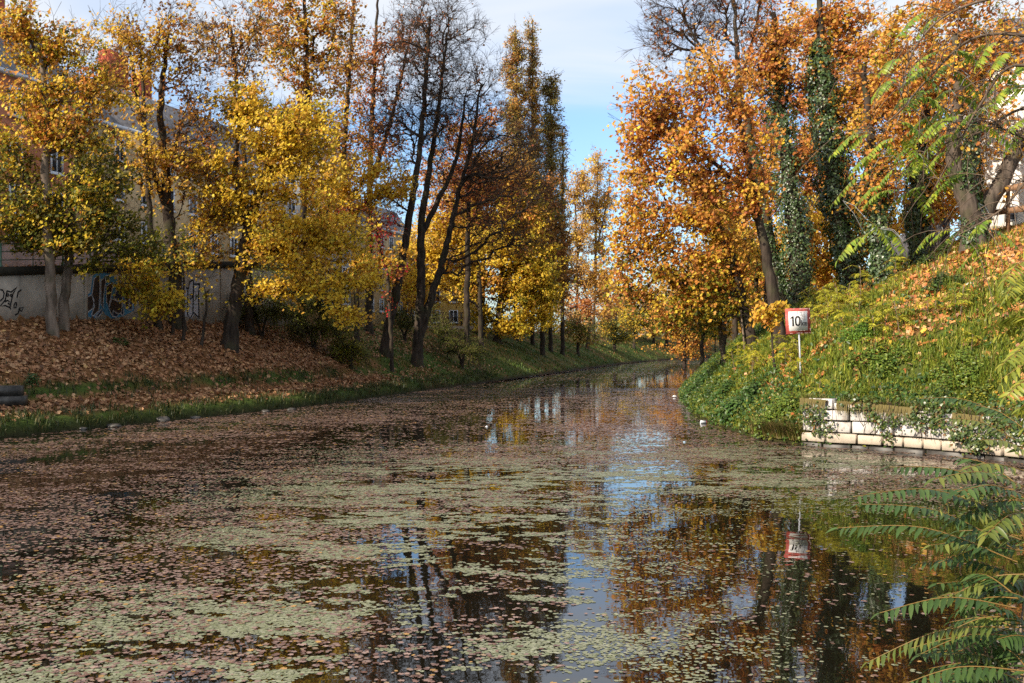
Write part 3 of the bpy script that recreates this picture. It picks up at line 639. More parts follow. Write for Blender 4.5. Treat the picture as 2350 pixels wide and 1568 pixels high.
# ---- right bank
def right_trees():
    ivyg = 'ivy wrapped trees on the sunny bank'
    d = dist_at(1722, 806)
    make_tree('maple_tree', 'spreading orange maple leaning over the water, green among its lowest leaves', 'tree', d,
        [[(1726, 806, 30), (1712, 740, 28), (1700, 690, 24), (1680, 600, 18), (1640, 500, 14), (1590, 400, 8)], [(1700, 690, 16), (1640, 660, 13), (1560, 650, 10), (1480, 620, 6)]],
        [(1600, 640, 120, 70), (1520, 600, 110, 80), (1490, 500, 90, 80), (1580, 480, 110, 90), (1660, 560, 90, 90), (1455, 430, 55, 70), (1560, 715, 90, 40), (1425, 560, 40, 60), (1650, 700, 70, 36), (1460, 680, 60, 50), (1530, 740, 60, 24), (1440, 630, 40, 60)],
        [(4, GOLD), (4, ORG), (2, YEL)], 61, low=[(3, GRN), (3, YGR), (3, YEL), (2, ORG)], low_z=CAMZ + (CY - 640) / ppm(d), dens=1.75, nl=26, spread=.62)
    d = dist_at(1798, 795)
    make_tree('maple_tree', 'tall orange maple whose trunk rises just behind the speed sign', 'tree', d,
        [[(1802, 795, 32), (1786, 740, 28), (1770, 640, 24), (1746, 520, 20), (1728, 430, 16), (1712, 330, 12), (1690, 240, 7)], [(1746, 520, 14), (1690, 420, 11), (1600, 340, 8), (1520, 280, 5)]],
        [(1560, 250, 130, 95), (1480, 290, 80, 90), (1470, 170, 40, 50, 0, .7), (1630, 180, 120, 80), (1680, 300, 100, 100), (1700, 450, 70, 80), (1430, 270, 26, 30), (1540, 370, 120, 70), (1450, 350, 50, 60), (1620, 420, 110, 60)],
        [(5, ORG), (4, GOLD), (1, RUST), (1, YEL)], 62, dens=1.75, nl=25, spread=.6)
    d = dist_at(1815, 702)
    make_tree('bare_leaning_tree', 'grey leaning tree with bare top and ivy up half its trunk', 'tree', d,
        [[(1818, 702, 30), (1788, 640, 27), (1766, 560, 24), (1749, 450, 21), (1729, 350, 18), (1712, 270, 15), (1697, 200, 12), (1692, 90, 9), (1682, -30, 6)], [(1712, 270, 10), (1660, 180, 8), (1600, 90, 6), (1560, 10, 4)], [(1697, 200, 10), (1730, 90, 7), (1750, -20, 5)]],
        [(1580, 60, 110, 70), (1530, 110, 60, 60), (1640, 0, 100, 70), (1720, 60, 80, 90), (1600, 180, 90, 50, 0, .6), (1520, 20, 50, 50, 0, .7)],
        [(4, RUST), (3, BRN), (3, ORG)], 63, dens=7.0, nl=3, twigs=6, bare=.6, spread=.4, upb=.2, bark=M_BARKG, ivy=[(0, 290, .3, 5200)])
    d = dist_at(1838, 706)
    make_tree('ivy_clad_tree', 'ivy wrapped trunk with the thickest green coat, right above the speed sign', 'tree', d + 1,
        [[(1838, 706, 44), (1830, 560, 38), (1815, 420, 34), (1800, 300, 28), (1790, 180, 20), (1783, 20, 12)]],
        [(1800, 90, 100, 110), (1860, 190, 80, 120), (1880, 340, 60, 80, 0, .8), (1740, 160, 60, 80)], [(5, ORG), (2, RUST), (4, GOLD)], 64, group=ivyg, dens=1.6, nl=22, ivy=[(0, 40, .95, 16000)])
    d = dist_at(1966, 664)
    make_tree('ivy_clad_tree', 'ivy wrapped trunk leaning left, second to the right from the speed sign', 'tree', d,
        [[(1968, 664, 38), (1936, 560, 34), (1910, 440, 30), (1892, 320, 26), (1878, 180, 20), (1868, 0, 12)]],
        [(1950, 90, 120, 110), (1980, 260, 100, 110), (1900, 30, 90, 60), (2010, 400, 60, 70, 0, .8)], [(5, ORG), (1, RUST), (4, GOLD), (1, YGR)], 65, group=ivyg, dens=1.7, nl=24, ivy=[(0, 80, .85, 14000)])
    d = dist_at(2031, 650)
    make_tree('ivy_clad_tree', 'straight ivy wrapped trunk behind the yellow fern plants', 'tree', d,
        [[(2033, 650, 34), (2022, 540, 32), (2016, 430, 26), (2006, 300, 18), (1992, 140, 10)]],
        [(2060, 300, 110, 110), (2020, 430, 90, 70), (2090, 150, 120, 110), (2130, 40, 100, 70)], [(5, ORG), (4, GOLD), (1, YGR)], 66, group=ivyg, dens=1.7, nl=24, ivy=[(0, 330, .6, 6500)])
    d = dist_at(2106, 606)
    make_tree('ivy_clad_tree', 'dark upright ivy wrapped trunk in front of the slatted fence', 'tree', d,
        [[(2108, 606, 32), (2101, 500, 31), (2106, 380, 26), (2124, 250, 20), (2130, 60, 12)]],
        [(2190, 200, 120, 110), (2150, 390, 90, 80), (2250, 90, 110, 100), (2180, 480, 60, 40, 0, .8), (2200, -20, 100, 60)], [(5, ORG), (5, GOLD), (1, YGR)], 67, group=ivyg, dens=1.7, nl=24, ivy=[(0, 300, .5, 5500)])
    d = dist_at(2240, 572)
    make_tree('forked_tree', 'big forked tree beside the white house, one smooth limb leaning right', 'tree', d,
        [[(2238, 572, 56), (2226, 490, 46), (2196, 400, 36), (2186, 320, 30), (2200, 220, 20), (2190, 80, 12)], [(2238, 560, 44), (2264, 480, 38), (2300, 420, 34), (2346, 335, 30), (2410, 220, 20)], [(2232, 520, 26), (2222, 420, 24), (2218, 330, 18), (2215, 240, 10)]],
        [(2260, 300, 100, 90, 0, .7), (2310, 130, 90, 110, 0, .9), (2210, 160, 90, 90, 0, .8), (2380, 80, 90, 90)], [(4, ORG), (4, GOLD), (1, YEL)], 68, dens=1.5, nl=14, twigs=4, bark=M_BARKG, ivy=[(2, 270, .35, 2600), (0, 470, .3, 2600)])
    # golden understory behind the ivy trunks
    for k, (x, y, bl, lab) in enumerate([
        (1924, 675, [(1890, 520, 90, 90), (1880, 620, 60, 50), (1830, 560, 50, 80)], 'thin golden maple seen between the two thickest ivy trunks'),
        (1897, 660, [(1940, 590, 60, 60), (1960, 500, 80, 80), (1905, 640, 40, 40)], 'slender yellow maple deep in the wood, pale trunk half lit'),
        (1946, 655, [(2060, 500, 70, 80), (2080, 590, 50, 50), (2000, 560, 50, 60)], 'yellow maple behind the straight ivy trunk'),
        (2150, 600, [(2170, 400, 90, 80), (2150, 480, 70, 60), (2240, 430, 70, 60), (2200, 310, 90, 70)], 'amber maple behind the slatted fence')]):
        make_tree('understory_maple', lab, 'tree', (64, 72, 70, 66)[k], [[(x, y, 12), (x - 4, y - 80, 10), (x - 6, y - 160, 7)]], bl, [(5, YEL), (4, GOLD), (1, ORG)], 70 + k, group='golden maples deep in the sunny wood', dens=1.3, nl=24)
    for k, (x, y, bl, lab) in enumerate([
        (1760, 700, [(1770, 430, 80, 110), (1740, 300, 80, 80), (1800, 600, 60, 60)], 'orange maple hidden behind the leaning grey tree'),
        (1860, 690, [(1880, 430, 70, 100), (1930, 380, 70, 90), (1850, 330, 60, 90)], 'amber maple filling the gap between the two thickest ivy trunks'),
        (2010, 640, [(2040, 200, 120, 110), (1960, 170, 100, 100), (2110, 300, 90, 90), (2300, 330, 80, 60), (2280, 220, 80, 70)], 'tall orange maple crown behind the row of ivy trunks')]):
        make_tree('background_maple', lab, 'tree', (78, 80, 76)[k], [[(x, y, 13), (x, y - 130, 10), (x, y - 280, 7)]], bl, [(5, ORG), (4, GOLD), (1, RUST)], 80 + k, group='orange maples behind the ivy trunks', dens=1.3, nl=24)
    d = dist_at(1663, 842)
    make_tree('young_maple_tree', 'slim light grey trunk at the water side of the sunny bank', 'tree', d,
        [[(1664, 842, 14), (1655, 790, 12), (1650, 742, 10), (1640, 680, 7)]], [(1620, 690, 60, 36), (1680, 690, 60, 36), (1600, 740, 40, 26)], [(4, GOLD), (4, YEL), (2, GRN)], 91, bark=M_BARKP, dens=1.6)
    d = dist_at(1790, 800)
    make_tree('sapling', 'thin sapling with orange yellow leaves peeking out beside the sign', 'sapling', d - 4,
        [[(1782, 800, 6), (1772, 760, 5), (1768, 720, 3)]], [(1770, 715, 32, 22), (1795, 700, 20, 20), (1752, 722, 16, 14)], [(5, GOLD), (3, YEL), (2, ORG)], 92, dens=4, nl=22, spread=.3)
    d = dist_at(1622, 838)
    for k, (x, y, lab) in enumerate([(1690, 800, 'dark trunk in the shade farther along the sunny bank, closest to the slim grey one'), (1742, 790, 'dark trunk in the shade directly behind the spreading orange maple')]):
        make_tree('background_maple', lab, 'tree', 74 + 6 * k, [[(x, y, 14), (x - 3, y - 60, 12), (x - 5, y - 180, 8)]], [(x - 20, 600, 80, 80), (x - 60, 500, 80, 80), (x, 690, 50, 40)], [(3, YEL), (3, GOLD), (2, GRN)], 95 + k, group='shaded maples far along the sunny bank', dens=1.0, nl=24)
right_trees()

def far_trees():
    rng = np.random.default_rng(99); k = 0
    # wooded banks farther down the canal: right bank behind the orange maples, left bank past the bend
    for (x, d, top, wd, pal) in [(1500, 205, 640, 46, 0), (1560, 215, 650, 46, 1), (1440, 200, 630, 46, 0), (1620, 225, 640, 50, 2), (1690, 230, 630, 50, 0), (1390, 195, 600, 46, 1)]:
        make_tree('far_tree', 'hazy amber tree closing the view down the canal', 'tree', d, [[(x, 785, 6), (x + 3, 720, 5), (x, top + 40, 3)]],
            [(x, 700, wd, 50), (x - 10, top + 45, wd * .8, 45), (x + 14, 745, wd, 30)], [[(4, GOLD), (3, TAN)], [(3, ORG), (3, GOLD)], [(4, OLV), (3, YGR), (2, GOLD)]][pal], 300 + k, group='amber trees closing the view down the canal', dens=.28, nl=22, spread=1.2, lsize=.5); k += 1
    for (x, d, top, pal) in [(1660, 98, 520, 0), (1730, 108, 480, 1), (1800, 118, 500, 0), (1610, 112, 560, 2), (1570, 150, 600, 1), (1700, 135, 540, 2), (1850, 100, 540, 0)]:
        make_tree('far_tree', 'golden tree filling the shade behind the orange maples', 'tree', d, [[(x, 775, 10), (x + 3, 680, 8), (x, top + 40, 5)]],
            [(x, top + 60, 70, 60), (x - 20, top + 130, 80, 60), (x + 24, top + 170, 70, 50)], [[(4, GOLD), (3, YEL)], [(3, ORG), (3, GOLD)], [(3, GRN), (3, YGR), (2, GOLD)]][pal], 320 + k, group='golden trees behind the orange maples', dens=.6, nl=24, spread=1.0, lsize=.34); k += 1
    for (x, d, top, lab) in [(960, 108, 520, 'amber tree seen through the fork of the bare black trees'), (700, 92, 470, 'gold tree behind the wide olive shrub'), (1010, 135, 540, 'pale gold tree just in front of the yellow house corner')]:
        make_tree('far_tree', lab, 'tree', d, [[(x, 765, 9), (x + 3, 660, 8), (x, top + 40, 5)]], [(x, top + 50, 75, 60), (x - 20, top + 120, 80, 60), (x + 20, top + 165, 70, 40)], [(4, GOLD), (3, YEL), (1, BRN)], 340 + k, dens=.7, nl=24, spread=.9, lsize=.3); k += 1
    hp = [(1165, 128), (1205, 140), (1250, 150), (1300, 162), (1345, 178), (1395, 190), (1445, 205), (1500, 215), (1555, 225), (1610, 232), (1660, 236), (1120, 118), (1640, 128), (1700, 122), (1760, 116)]
    for i, (x, d) in enumerate(hp):
        make_tree('hedge_bush', 'low olive bush on top of the far bank under the trees', 'shrub', d, [[(x, 772, 4), (x + 2, 762, 3), (x + 3, 750, 2)]],
            [(x, 752, 30, 15), (x + 14, 746, 18, 20), (x - 16, 758, 22, 12)], [[(4, OLV), (2, YGR), (2, BRN)], [(3, GOLD), (3, OLV), (2, BRN)]][i % 2], 400 + i, group='low bushes on the far bank', dens=.5, nl=22, spread=.9, lsize=.34, twigs=1, mindz=.3)
far_trees()
# ------------------------------------------------------------ walls, houses, fences
def wall_mat(name, base, streak=True, scale=1.2):
    m = bpy.data.materials.new(name); m.use_nodes = True; nt = m.node_tree; b = nt.nodes['Principled BSDF']; b.inputs['Roughness'].default_value = .9; b.inputs['Specular IOR Level'].default_value = .15
    t = nt.nodes.new('ShaderNodeTexCoord')
    n1 = nt.nodes.new('ShaderNodeTexNoise'); n1.inputs['Scale'].default_value = scale; n1.inputs['Detail'].default_value = 8; n1.inputs['Roughness'].default_value = .65; nt.links.new(t.outputs['Object'], n1.inputs['Vector'])
    mp = nt.nodes.new('ShaderNodeMapping'); mp.inputs['Scale'].default_value = (3, 3, .12); nt.links.new(t.outputs['Object'], mp.inputs[0])
    n2 = nt.nodes.new('ShaderNodeTexNoise'); n2.inputs['Scale'].default_value = 1.0; n2.inputs['Detail'].default_value = 5; nt.links.new(mp.outputs[0], n2.inputs['Vector'])
    r = nt.nodes.new('ShaderNodeValToRGB'); e = r.color_ramp.elements; e[0].position = .3; e[0].color = (*[c * .62 for c in base], 1); e[1].position = .68; e[1].color = (*[min(.9, c * 1.12) for c in base], 1)
    nt.links.new(n1.outputs[0], r.inputs[0])
    r2 = nt.nodes.new('ShaderNodeMapRange'); r2.inputs[1].default_value = .56; r2.inputs[2].default_value = .75; r2.inputs[4].default_value = .55 if streak else .15; nt.links.new(n2.outputs[0], r2.inputs[0])
    x = nt.nodes.new('ShaderNodeMix'); x.data_type = 'RGBA'; nt.links.new(r2.outputs[0], x.inputs[0]); nt.links.new(r.outputs[0], x.inputs[6]); x.inputs[7].default_value = (*[c * .38 for c in base], 1)
    nt.links.new(x.outputs[2], b.inputs['Base Color'])
    bp = nt.nodes.new('ShaderNodeBump'); bp.inputs['Strength'].default_value = .35; bp.inputs['Distance'].default_value = .04; nt.links.new(n1.outputs[0], bp.inputs['Height']); nt.links.new(bp.outputs[0], b.inputs['Normal'])
    return m
M_CONC = wall_mat('stained_concrete', (.40, .345, .285))
M_MOSS = wall_mat('mossy_coping', (.035, .032, .024), False, 5)
M_PINK = wall_mat('pinkish_render', (.36, .27, .25))
M_SALM = wall_mat('salmon_render', (.50, .20, .11), True, .5)
M_BEIG = wall_mat('beige_render', (.56, .42, .24), True, .5)
M_YELW = wall_mat('yellow_render', (.66, .45, .14), True, .5)
M_WHIT = wall_mat('white_render', (.80, .78, .75), False, .4)
M_PENT = wall_mat('pale_grey_render', (.62, .62, .60), False, .5)
M_ROOF = mat('slate_roof', (.13, .125, .13), .7, .3, 3, .6)
M_BRICK = mat('red_brick', (.34, .08, .045), .9, .1, 9, .6)
M_FRAME = mat('white_window_frame', (.62, .66, .72), .5, .4)
M_GLASS = mat('window_glass', (.03, .035, .045), .05, .6)
M_SHUT = mat('grey_shutter', (.25, .25, .26), .7, .3, 14, .7)
M_GREEN = mat('green_railing_paint', (.045, .10, .065), .5, .4, 8, .7)
M_IRON = mat('black_iron', (.02, .02, .022), .5, .4)
M_SLAT = mat('weathered_dark_slats', (.085, .085, .095), .85, .2, 5, .5)
M_WOOD = mat('brown_rail_wood', (.20, .115, .065), .85, .2, 5, .55)
def stone_mat(name, base):
    m = wall_mat(name, base, True, 3.0); nt = m.node_tree; b = nt.nodes['Principled BSDF']; src = b.inputs['Base Color'].links[0].from_socket
    t = nt.nodes.new('ShaderNodeTexCoord'); n = nt.nodes.new('ShaderNodeTexNoise'); n.inputs['Scale'].default_value = 1.5; n.inputs['Detail'].default_value = 10; n.inputs['Roughness'].default_value = .75; nt.links.new(t.outputs['Object'], n.inputs['Vector'])
    g = nt.nodes.new('ShaderNodeMapRange'); g.inputs[1].default_value = .5; g.inputs[2].default_value = .66; g.inputs[4].default_value = .8; nt.links.new(n.outputs[0], g.inputs[0])
    sp = nt.nodes.new('ShaderNodeSeparateXYZ'); nt.links.new(t.outputs['Object'], sp.inputs[0]); w = nt.nodes.new('ShaderNodeMapRange'); w.inputs[1].default_value = .42; w.inputs[2].default_value = .12; w.inputs[4].default_value = .55; nt.links.new(sp.outputs[2], w.inputs[0])
    mm = nt.nodes.new('ShaderNodeMath'); mm.operation = 'MAXIMUM'; nt.links.new(g.outputs[0], mm.inputs[0]); nt.links.new(w.outputs[0], mm.inputs[1])
    x = nt.nodes.new('ShaderNodeMix'); x.data_type = 'RGBA'; nt.links.new(mm.outputs[0], x.inputs[0]); nt.links.new(src, x.inputs[6]); x.inputs[7].default_value = (.17, .135, .10, 1); nt.links.new(x.outputs[2], b.inputs['Base Color'])
    return m
M_STONE = stone_mat('white_limestone', (.62, .585, .555)); M_STONEB = stone_mat('beige_limestone', (.58, .50, .40))
M_WETST = mat('wet_dark_stone', (.045, .04, .034), .5, .4, 4, .4)
def paint(name, c, r=.7): return mat(name, c, r, .2, 12, .75)
P_BLACK = paint('black_paint', (.012, .012, .014)); P_BROWN = paint('dark_brown_paint', (.055, .036, .028)); P_SILV = paint('silver_paint', (.42, .41, .44)); P_BLUE = paint('blue_paint', (.06, .20, .34))
P_REDG = paint('orange_red_paint', (.6, .09, .03)); P_NAVY = paint('navy_paint', (.03, .035, .06))

def ribbon(mb, pts, w, proj, lift):
    """a painted stroke: pts in frame pixels, projected onto its wall, w in metres."""
    P = np.array([proj(x, y) for x, y in pts]); n = proj.n; P = P + n * lift
    Tn = np.gradient(P, axis=0); S = np.cross(Tn, n); S /= np.linalg.norm(S, axis=1)[:, None] + 1e-9
    A, B = P + S * w / 2, P - S * w / 2; k = len(P)
    mb.add(np.concatenate((A, B)), [(i, i + 1, k + i + 1, k + i) for i in range(k - 1)])
def fill(mb, pts, proj, lift):
    P = np.array([proj(x, y) for x, y in pts]) + proj.n * lift
    mb.add(P, [list(range(len(P)))])

def left_walls():
    y0, y1 = 28., 73.
    ys = np.linspace(y0, y1, 31)
    w = thing('graffiti_wall', 'long stained concrete retaining wall with graffiti under the street, dark mossy coping', 'wall', (wall_x(y0), y0, 4.2))
    n = np.array((1, -WALL_K, 0)); n /= np.linalg.norm(n)
    def strip(name, m, lo, hi, off0, off1):
        mb = MB(); V = []
        for y in ys:
            c = np.array((wall_x(y), y, 0.)); t = float(wall_top(y))
            for o, z in ((off0, lo(t)), (off0, hi(t)), (off1, hi(t)), (off1, lo(t))): V.append(c + n * o + (0, 0, z))
        k = 4; Q = [(i * k + a, i * k + (a + 1) % k, (i + 1) * k + (a + 1) % k, (i + 1) * k + a) for i in range(len(ys) - 1) for a in range(4)]
        mb.add(V, Q); mb.share([(0, 1, 2, 3), (len(V) - 4, len(V) - 1, len(V) - 2, len(V) - 3)])
        return mb.build(name, m, w)
    strip('wall_face', M_CONC, lambda t: 4.0, lambda t: t - .42, .12, -.3)
    strip('coping', M_MOSS, lambda t: t - .42, lambda t: t, .2, -.32)
    mb = MB()
    for y in (41, 46.6, 52.5, 58, 64, 70):                        # shallow buttress joints
        c = np.array((wall_x(y), y, 0)); tt = np.array((WALL_K, 1, 0)) / math.hypot(1, WALL_K)
        mb.obox(c + n * .12 + (0, 0, 4.2) - tt * .12, tt * .24, n * .05, (0, 0, float(wall_top(y)) - .43 - 4.2))
    mb.build('pilaster', M_CONC, w)
    class Proj:
        def __init__(s): s.n = n
        def __call__(s, px, py):
            a = (px - CX) / F; d = (WALL_A[0] - WALL_K * WALL_A[1] + n[0] * .12 * (1 + WALL_K ** 2)) / (a - WALL_K)
            return at(px, py, d)
    pj = Proj()
    f4 = lambda x, y: (x * .5875, y * .5875)
    def c3(pts): return [f4(x * .5022, 850 + y * .5022) for x, y in pts]       # crop (0,850)-(450,1300) at 896 px
    def c4(pts): return [f4(300 + x * .4095, 1000 + y * .4095) for x, y in pts] # crop (300,1000)-(850,1300) at 1343 px
    # tag of black lines: a squarish face
    mb = MB()
    for s in ([(0, 560), (20, 565), (30, 590), (25, 625), (0, 650)], [(52, 570), (85, 580), (132, 540), (100, 590), (75, 700)], [(52, 570), (40, 640), (0, 690), (40, 685), (75, 700), (82, 715)],
              [(50, 600), (62, 592), (68, 608), (56, 614), (50, 600)], [(76, 605), (86, 597), (94, 606), (84, 616), (76, 605)], [(35, 655), (60, 645), (72, 655), (60, 668), (85, 680)],
              [(130, 625), (140, 580), (165, 560)], [(118, 660), (128, 665), (122, 700), (108, 705), (108, 680), (118, 660)], [(115, 760), (140, 745), (150, 705), (180, 700), (165, 730), (145, 712)]):
        ribbon(mb, c3(s), .075, pj, .012)
    mb.build('line_tag', P_BLACK, w)
    # big piece: blue halo, silver outline, dark brown letters, navy shadows
    hal = [(75, 560), (70, 480), (95, 375), (130, 350), (150, 190), (200, 155), (250, 160), (330, 170), (420, 260), (480, 250), (540, 350), (545, 520), (440, 575), (340, 600), (270, 560), (250, 520), (160, 600)]
    mb = MB(); fill(mb, c4(hal), pj, .006); mb.build('blue_halo', P_BLUE, w)
    shapes = [([(80, 545), (90, 395), (140, 370), (160, 420), (150, 500), (110, 530)], P_BROWN), ([(140, 370), (160, 215), (215, 180), (215, 330), (205, 520), (150, 575), (135, 560), (165, 480)], P_BROWN),
              ([(225, 460), (225, 240), (268, 195), (268, 260), (245, 440), (250, 500)], P_BROWN), ([(270, 190), (310, 185), (305, 245), (272, 250)], P_NAVY), ([(280, 440), (275, 290), (310, 265), (345, 250), (320, 400), (300, 480)], P_BROWN),
              ([(300, 500), (330, 410), (400, 440), (430, 440), (420, 540), (395, 555), (340, 520), (335, 580)], P_BROWN), ([(345, 400), (380, 310), (440, 300), (430, 420), (390, 430)], P_NAVY), ([(415, 560), (435, 450), (445, 540), (440, 565)], P_NAVY),
              ([(455, 500), (455, 300), (500, 330), (490, 510)], P_BROWN), ([(490, 515), (503, 400), (535, 400), (520, 518)], P_NAVY), ([(165, 590), (235, 500), (240, 540), (200, 580)], P_NAVY), ([(335, 575), (345, 525), (395, 560), (375, 585)], P_NAVY)]
    for m, nm in ((P_BROWN, 'brown_letters'), (P_NAVY, 'navy_shadow')):
        mb = MB(); k = 0
        for s, mm in shapes:
            if mm is m: fill(mb, c4(s), pj, .012 + .0012 * k); k += 1
        mb.build(nm, m, w)
    mb = MB()
    for s, mm in shapes: ribbon(mb, c4(s + s[:1]), .06, pj, .032)
    mb.build('silver_outline', P_SILV, w)
    # black and silver piece near the far end
    mb = MB(); fill(mb, c4([(985, 600), (985, 270), (1010, 235), (1040, 300), (1060, 320), (1090, 240), (1110, 225), (1170, 262), (1160, 600), (1120, 560), (1080, 610), (1050, 570)]), pj, .006); mb.build('silver_letters', P_SILV, w)
    mb = MB()
    for s in ([(985, 280), (1000, 240), (1015, 250)], [(1040, 305), (1065, 310), (1075, 245), (1112, 230), (1112, 270), (1175, 268)], [(1058, 310), (1055, 560), (1080, 600), (1110, 540), (1165, 590)], [(1112, 240), (1110, 380), (1105, 560)], [(1080, 370), (1095, 360), (1100, 395), (1085, 415), (1078, 395), (1080, 370)], [(1135, 365), (1136, 410)], [(1170, 268), (1158, 380), (1165, 600)]):
        ribbon(mb, c4(s), .11, pj, .014)
    mb.build('black_outline', P_BLACK, w)
    mb = MB(); fill(mb, c4([(1012, 500), (1014, 430), (1024, 428), (1020, 495)]), pj, .02); mb.build('orange_mark', P_REDG, w)
    # pinkish wall behind it across the path
    mb = MB(); y = np.array((44., 62.)); base = [np.array((wall_x(v) - 4.6, v, 0)) for v in y]
    mb.obox(base[0] + (0, 0, 6.0), base[1] - base[0], -n * .3, (0, 0, 2.9))
    o = mb.build('pinkish_wall', M_PINK, origin=base[0] + (0, 0, 6.0)); tag(o, 'low pinkish rendered wall behind the green railing', 'wall')
    mb = MB(); mb.obox(base[0] + n * .05 + (0, 0, 8.9), base[1] - base[0], -n * .4, (0, 0, .12)); mb.build('coping', M_MOSS, o)
    # green railing on the graffiti wall
    rl = thing('railing', 'green painted tubular railing standing on the graffiti wall', 'railing', (wall_x(40), 40, wall_top(40)))
    py = np.arange(36, 66, 1.9)
    for k, v in enumerate(py):
        c = np.array((wall_x(v), v, float(wall_top(v)))) - n * .1; mb = MB()
        mb.tube([c, c + (0, 0, 1.12)], .05 if k % 2 == 0 else .022, 8); mb.tube([c, c + (0, 0, .08)], .09 if k % 2 == 0 else .03, 8); mb.build('post', M_GREEN, rl)
    for h in (.32, .72, 1.1):
        mb = MB(); mb.tube([np.array((wall_x(v), v, float(wall_top(v)) + h)) - n * .1 for v in py], .024, 6); mb.build('rail', M_GREEN, rl)
left_walls()

def building(name, label, O, u, wv, dpt, z0, z1, m, floors, bays, roof=None, win=(1.1, 1.7), front=True, side=0, chim=(), shut=False, floor0=1.2):
    """O: corner, u: unit vector along the front, front outward normal = right hand of u; windows as parts with glass."""
    u = np.array((u[0], u[1], 0.)); u /= np.linalg.norm(u); n = np.array((u[1], -u[0], 0.)); O = np.array((O[0], O[1], 0.))
    t = thing(name, label, 'building', (O[0], O[1], z0))
    mb = MB(); mb.obox(O + (0, 0, z0 - 2), u * wv, -n * dpt, (0, 0, z1 - z0 + 2)); mb.build('walls', m, t)
    mb = MB(); mb.obox(O + n * .35 - u * .3 + (0, 0, z1), u * (wv + .6), -n * (dpt + .7), (0, 0, .28)); mb.build('cornice', M_FRAME if m is not M_WHIT else M_ROOF, t)
    if roof:
        mb = MB(); a = O + (0, 0, z1 + .28); b = a + u * wv; c = b - n * dpt; d = a - n * dpt; ins = 2.2; h = roof
        A = [a, b, c, d]; B = [a - n * ins + u * ins * .4 + (0, 0, h), b - n * ins - u * ins * .4 + (0, 0, h), c + n * ins - u * ins * .4 + (0, 0, h), d + n * ins + u * ins * .4 + (0, 0, h)]
        mb.add(A + B, [(0, 1, 5, 4), (1, 2, 6, 5), (2, 3, 7, 6), (3, 0, 4, 7), (4, 5, 6, 7)]); rf = mb.build('roof', M_ROOF, t)
        for (s, cw, ch) in chim:
            mb = MB(); mb.obox(a + u * s - n * 2.6 + (0, 0, .5), u * cw, -n * 1.0, (0, 0, h + ch)); mb.build('chimney', M_BRICK, rf)
    def windows(P0, du, dn, L, nb):
        fh = (z1 - z0 - floor0) / floors
        for f in range(floors):
            for b_ in range(nb):
                s = (b_ + .5) * L / nb - win[0] / 2; p = P0 + du * s + (0, 0, z0 + floor0 + f * fh + fh * .2)
                mb = MB(); fw = .13
                mb.obox(p + dn * .02, du * win[0], dn * .07, (0, 0, fw)); mb.obox(p + dn * .02 + (0, 0, win[1] - fw), du * win[0], dn * .07, (0, 0, fw))
                mb.obox(p + dn * .025 + (0, 0, fw), du * fw, dn * .07, (0, 0, win[1] - 2 * fw)); mb.obox(p + dn * .025 + du * (win[0] - fw) + (0, 0, fw), du * fw, dn * .07, (0, 0, win[1] - 2 * fw))
                mb.obox(p + dn * .03 + du * (win[0] / 2 - .04) + (0, 0, fw), du * .08, dn * .06, (0, 0, win[1] - 2 * fw))
                mb.obox(p - du * .1 + dn * .02 - (0, 0, .1), du * (win[0] + .2), dn * .16, (0, 0, .1))
                wf = mb.build('window', M_FRAME, t)
                mb = MB(); mb.obox(p + dn * .008 + du * fw + (0, 0, fw), du * (win[0] - 2 * fw), dn * .02, (0, 0, win[1] - 2 * fw)); mb.build('pane', M_SHUT if (shut and (f + b_) % 3 == 0) else M_GLASS, wf)
    if front: windows(O, u, n, wv, bays)
    if side: windows(O - n * dpt, n, -u, dpt, side)
    return t
# parts of parts keep world vertices: give them the inverse of their thing's place
def left_buildings():
    u = np.array((WALL_K, 1.)); u /= np.linalg.norm(u); nn = np.array((u[1], -u[0]))
    def P(y, s): return np.array((wall_x(y), y)) - nn * s
    building('salmon_house', 'salmon pink street house with white windows at the left frame edge', P(8, 15.5), u, 63.5, 13, 7.0, 21.5, M_SALM, 4, 17, roof=4.2, chim=((40, 1.6, 1.4), (58, 1.6, 1.2)), side=0, win=(1.2, 2.0))
    building('beige_house', 'long beige apartment house with red brick chimney behind the tall bare trees', P(69, 16.1), u, 28, 13, 6.5, 20.2, M_BEIG, 4, 9, roof=3.8, chim=((6.5, 2.4, 2.6), (10.5, 1.4, 1.5)), shut=True, win=(1.15, 1.8))
    building('white_house', 'pale modern block with grey windows beyond the beige house', P(98, 17), u, 15, 12, 6, 25.5, M_PENT, 6, 5, win=(1.6, 1.3))
    building('beige_house', 'small beige house between the modern block and the yellow house', P(116, 17), u, 14, 12, 5.5, 17.5, M_BEIG, 4, 5, roof=3.2, win=(1.2, 1.6))
    building('yellow_house', 'sunlit yellow house glimpsed low between the dark trunks', (-13.5, 131), (1, .0), 9.3, 12, 4.9, 13.5, M_YELW, 3, 4, roof=3.5, win=(1.2, 1.7), floor0=.5)
    rl = thing('iron_fence', 'black iron fence on a low wall before the yellow house', 'fence', (-9, 122, 5))
    mb = MB(); mb.box((-14, 122, 4.2), (-3.2, 122.3, 5.4)); mb.build('base_wall', M_CONC, rl)
    for x in np.arange(-13.8, -3.2, 1.5):
        mb = MB(); mb.box((x, 122.1, 5.4), (x + .14, 122.2, 7.1)); mb.build('post', M_IRON, rl)
    mb = MB()
    for z in (5.7, 6.4, 7.0): mb.box((-14, 122.13, z), (-3.2, 122.17, z + .06))
    for x in np.arange(-13.9, -3.2, .3): mb.box((x, 122.12, 5.5), (x + .03, 122.15, 7.0))
    mb.build('bars', M_IRON, rl)
left_buildings()

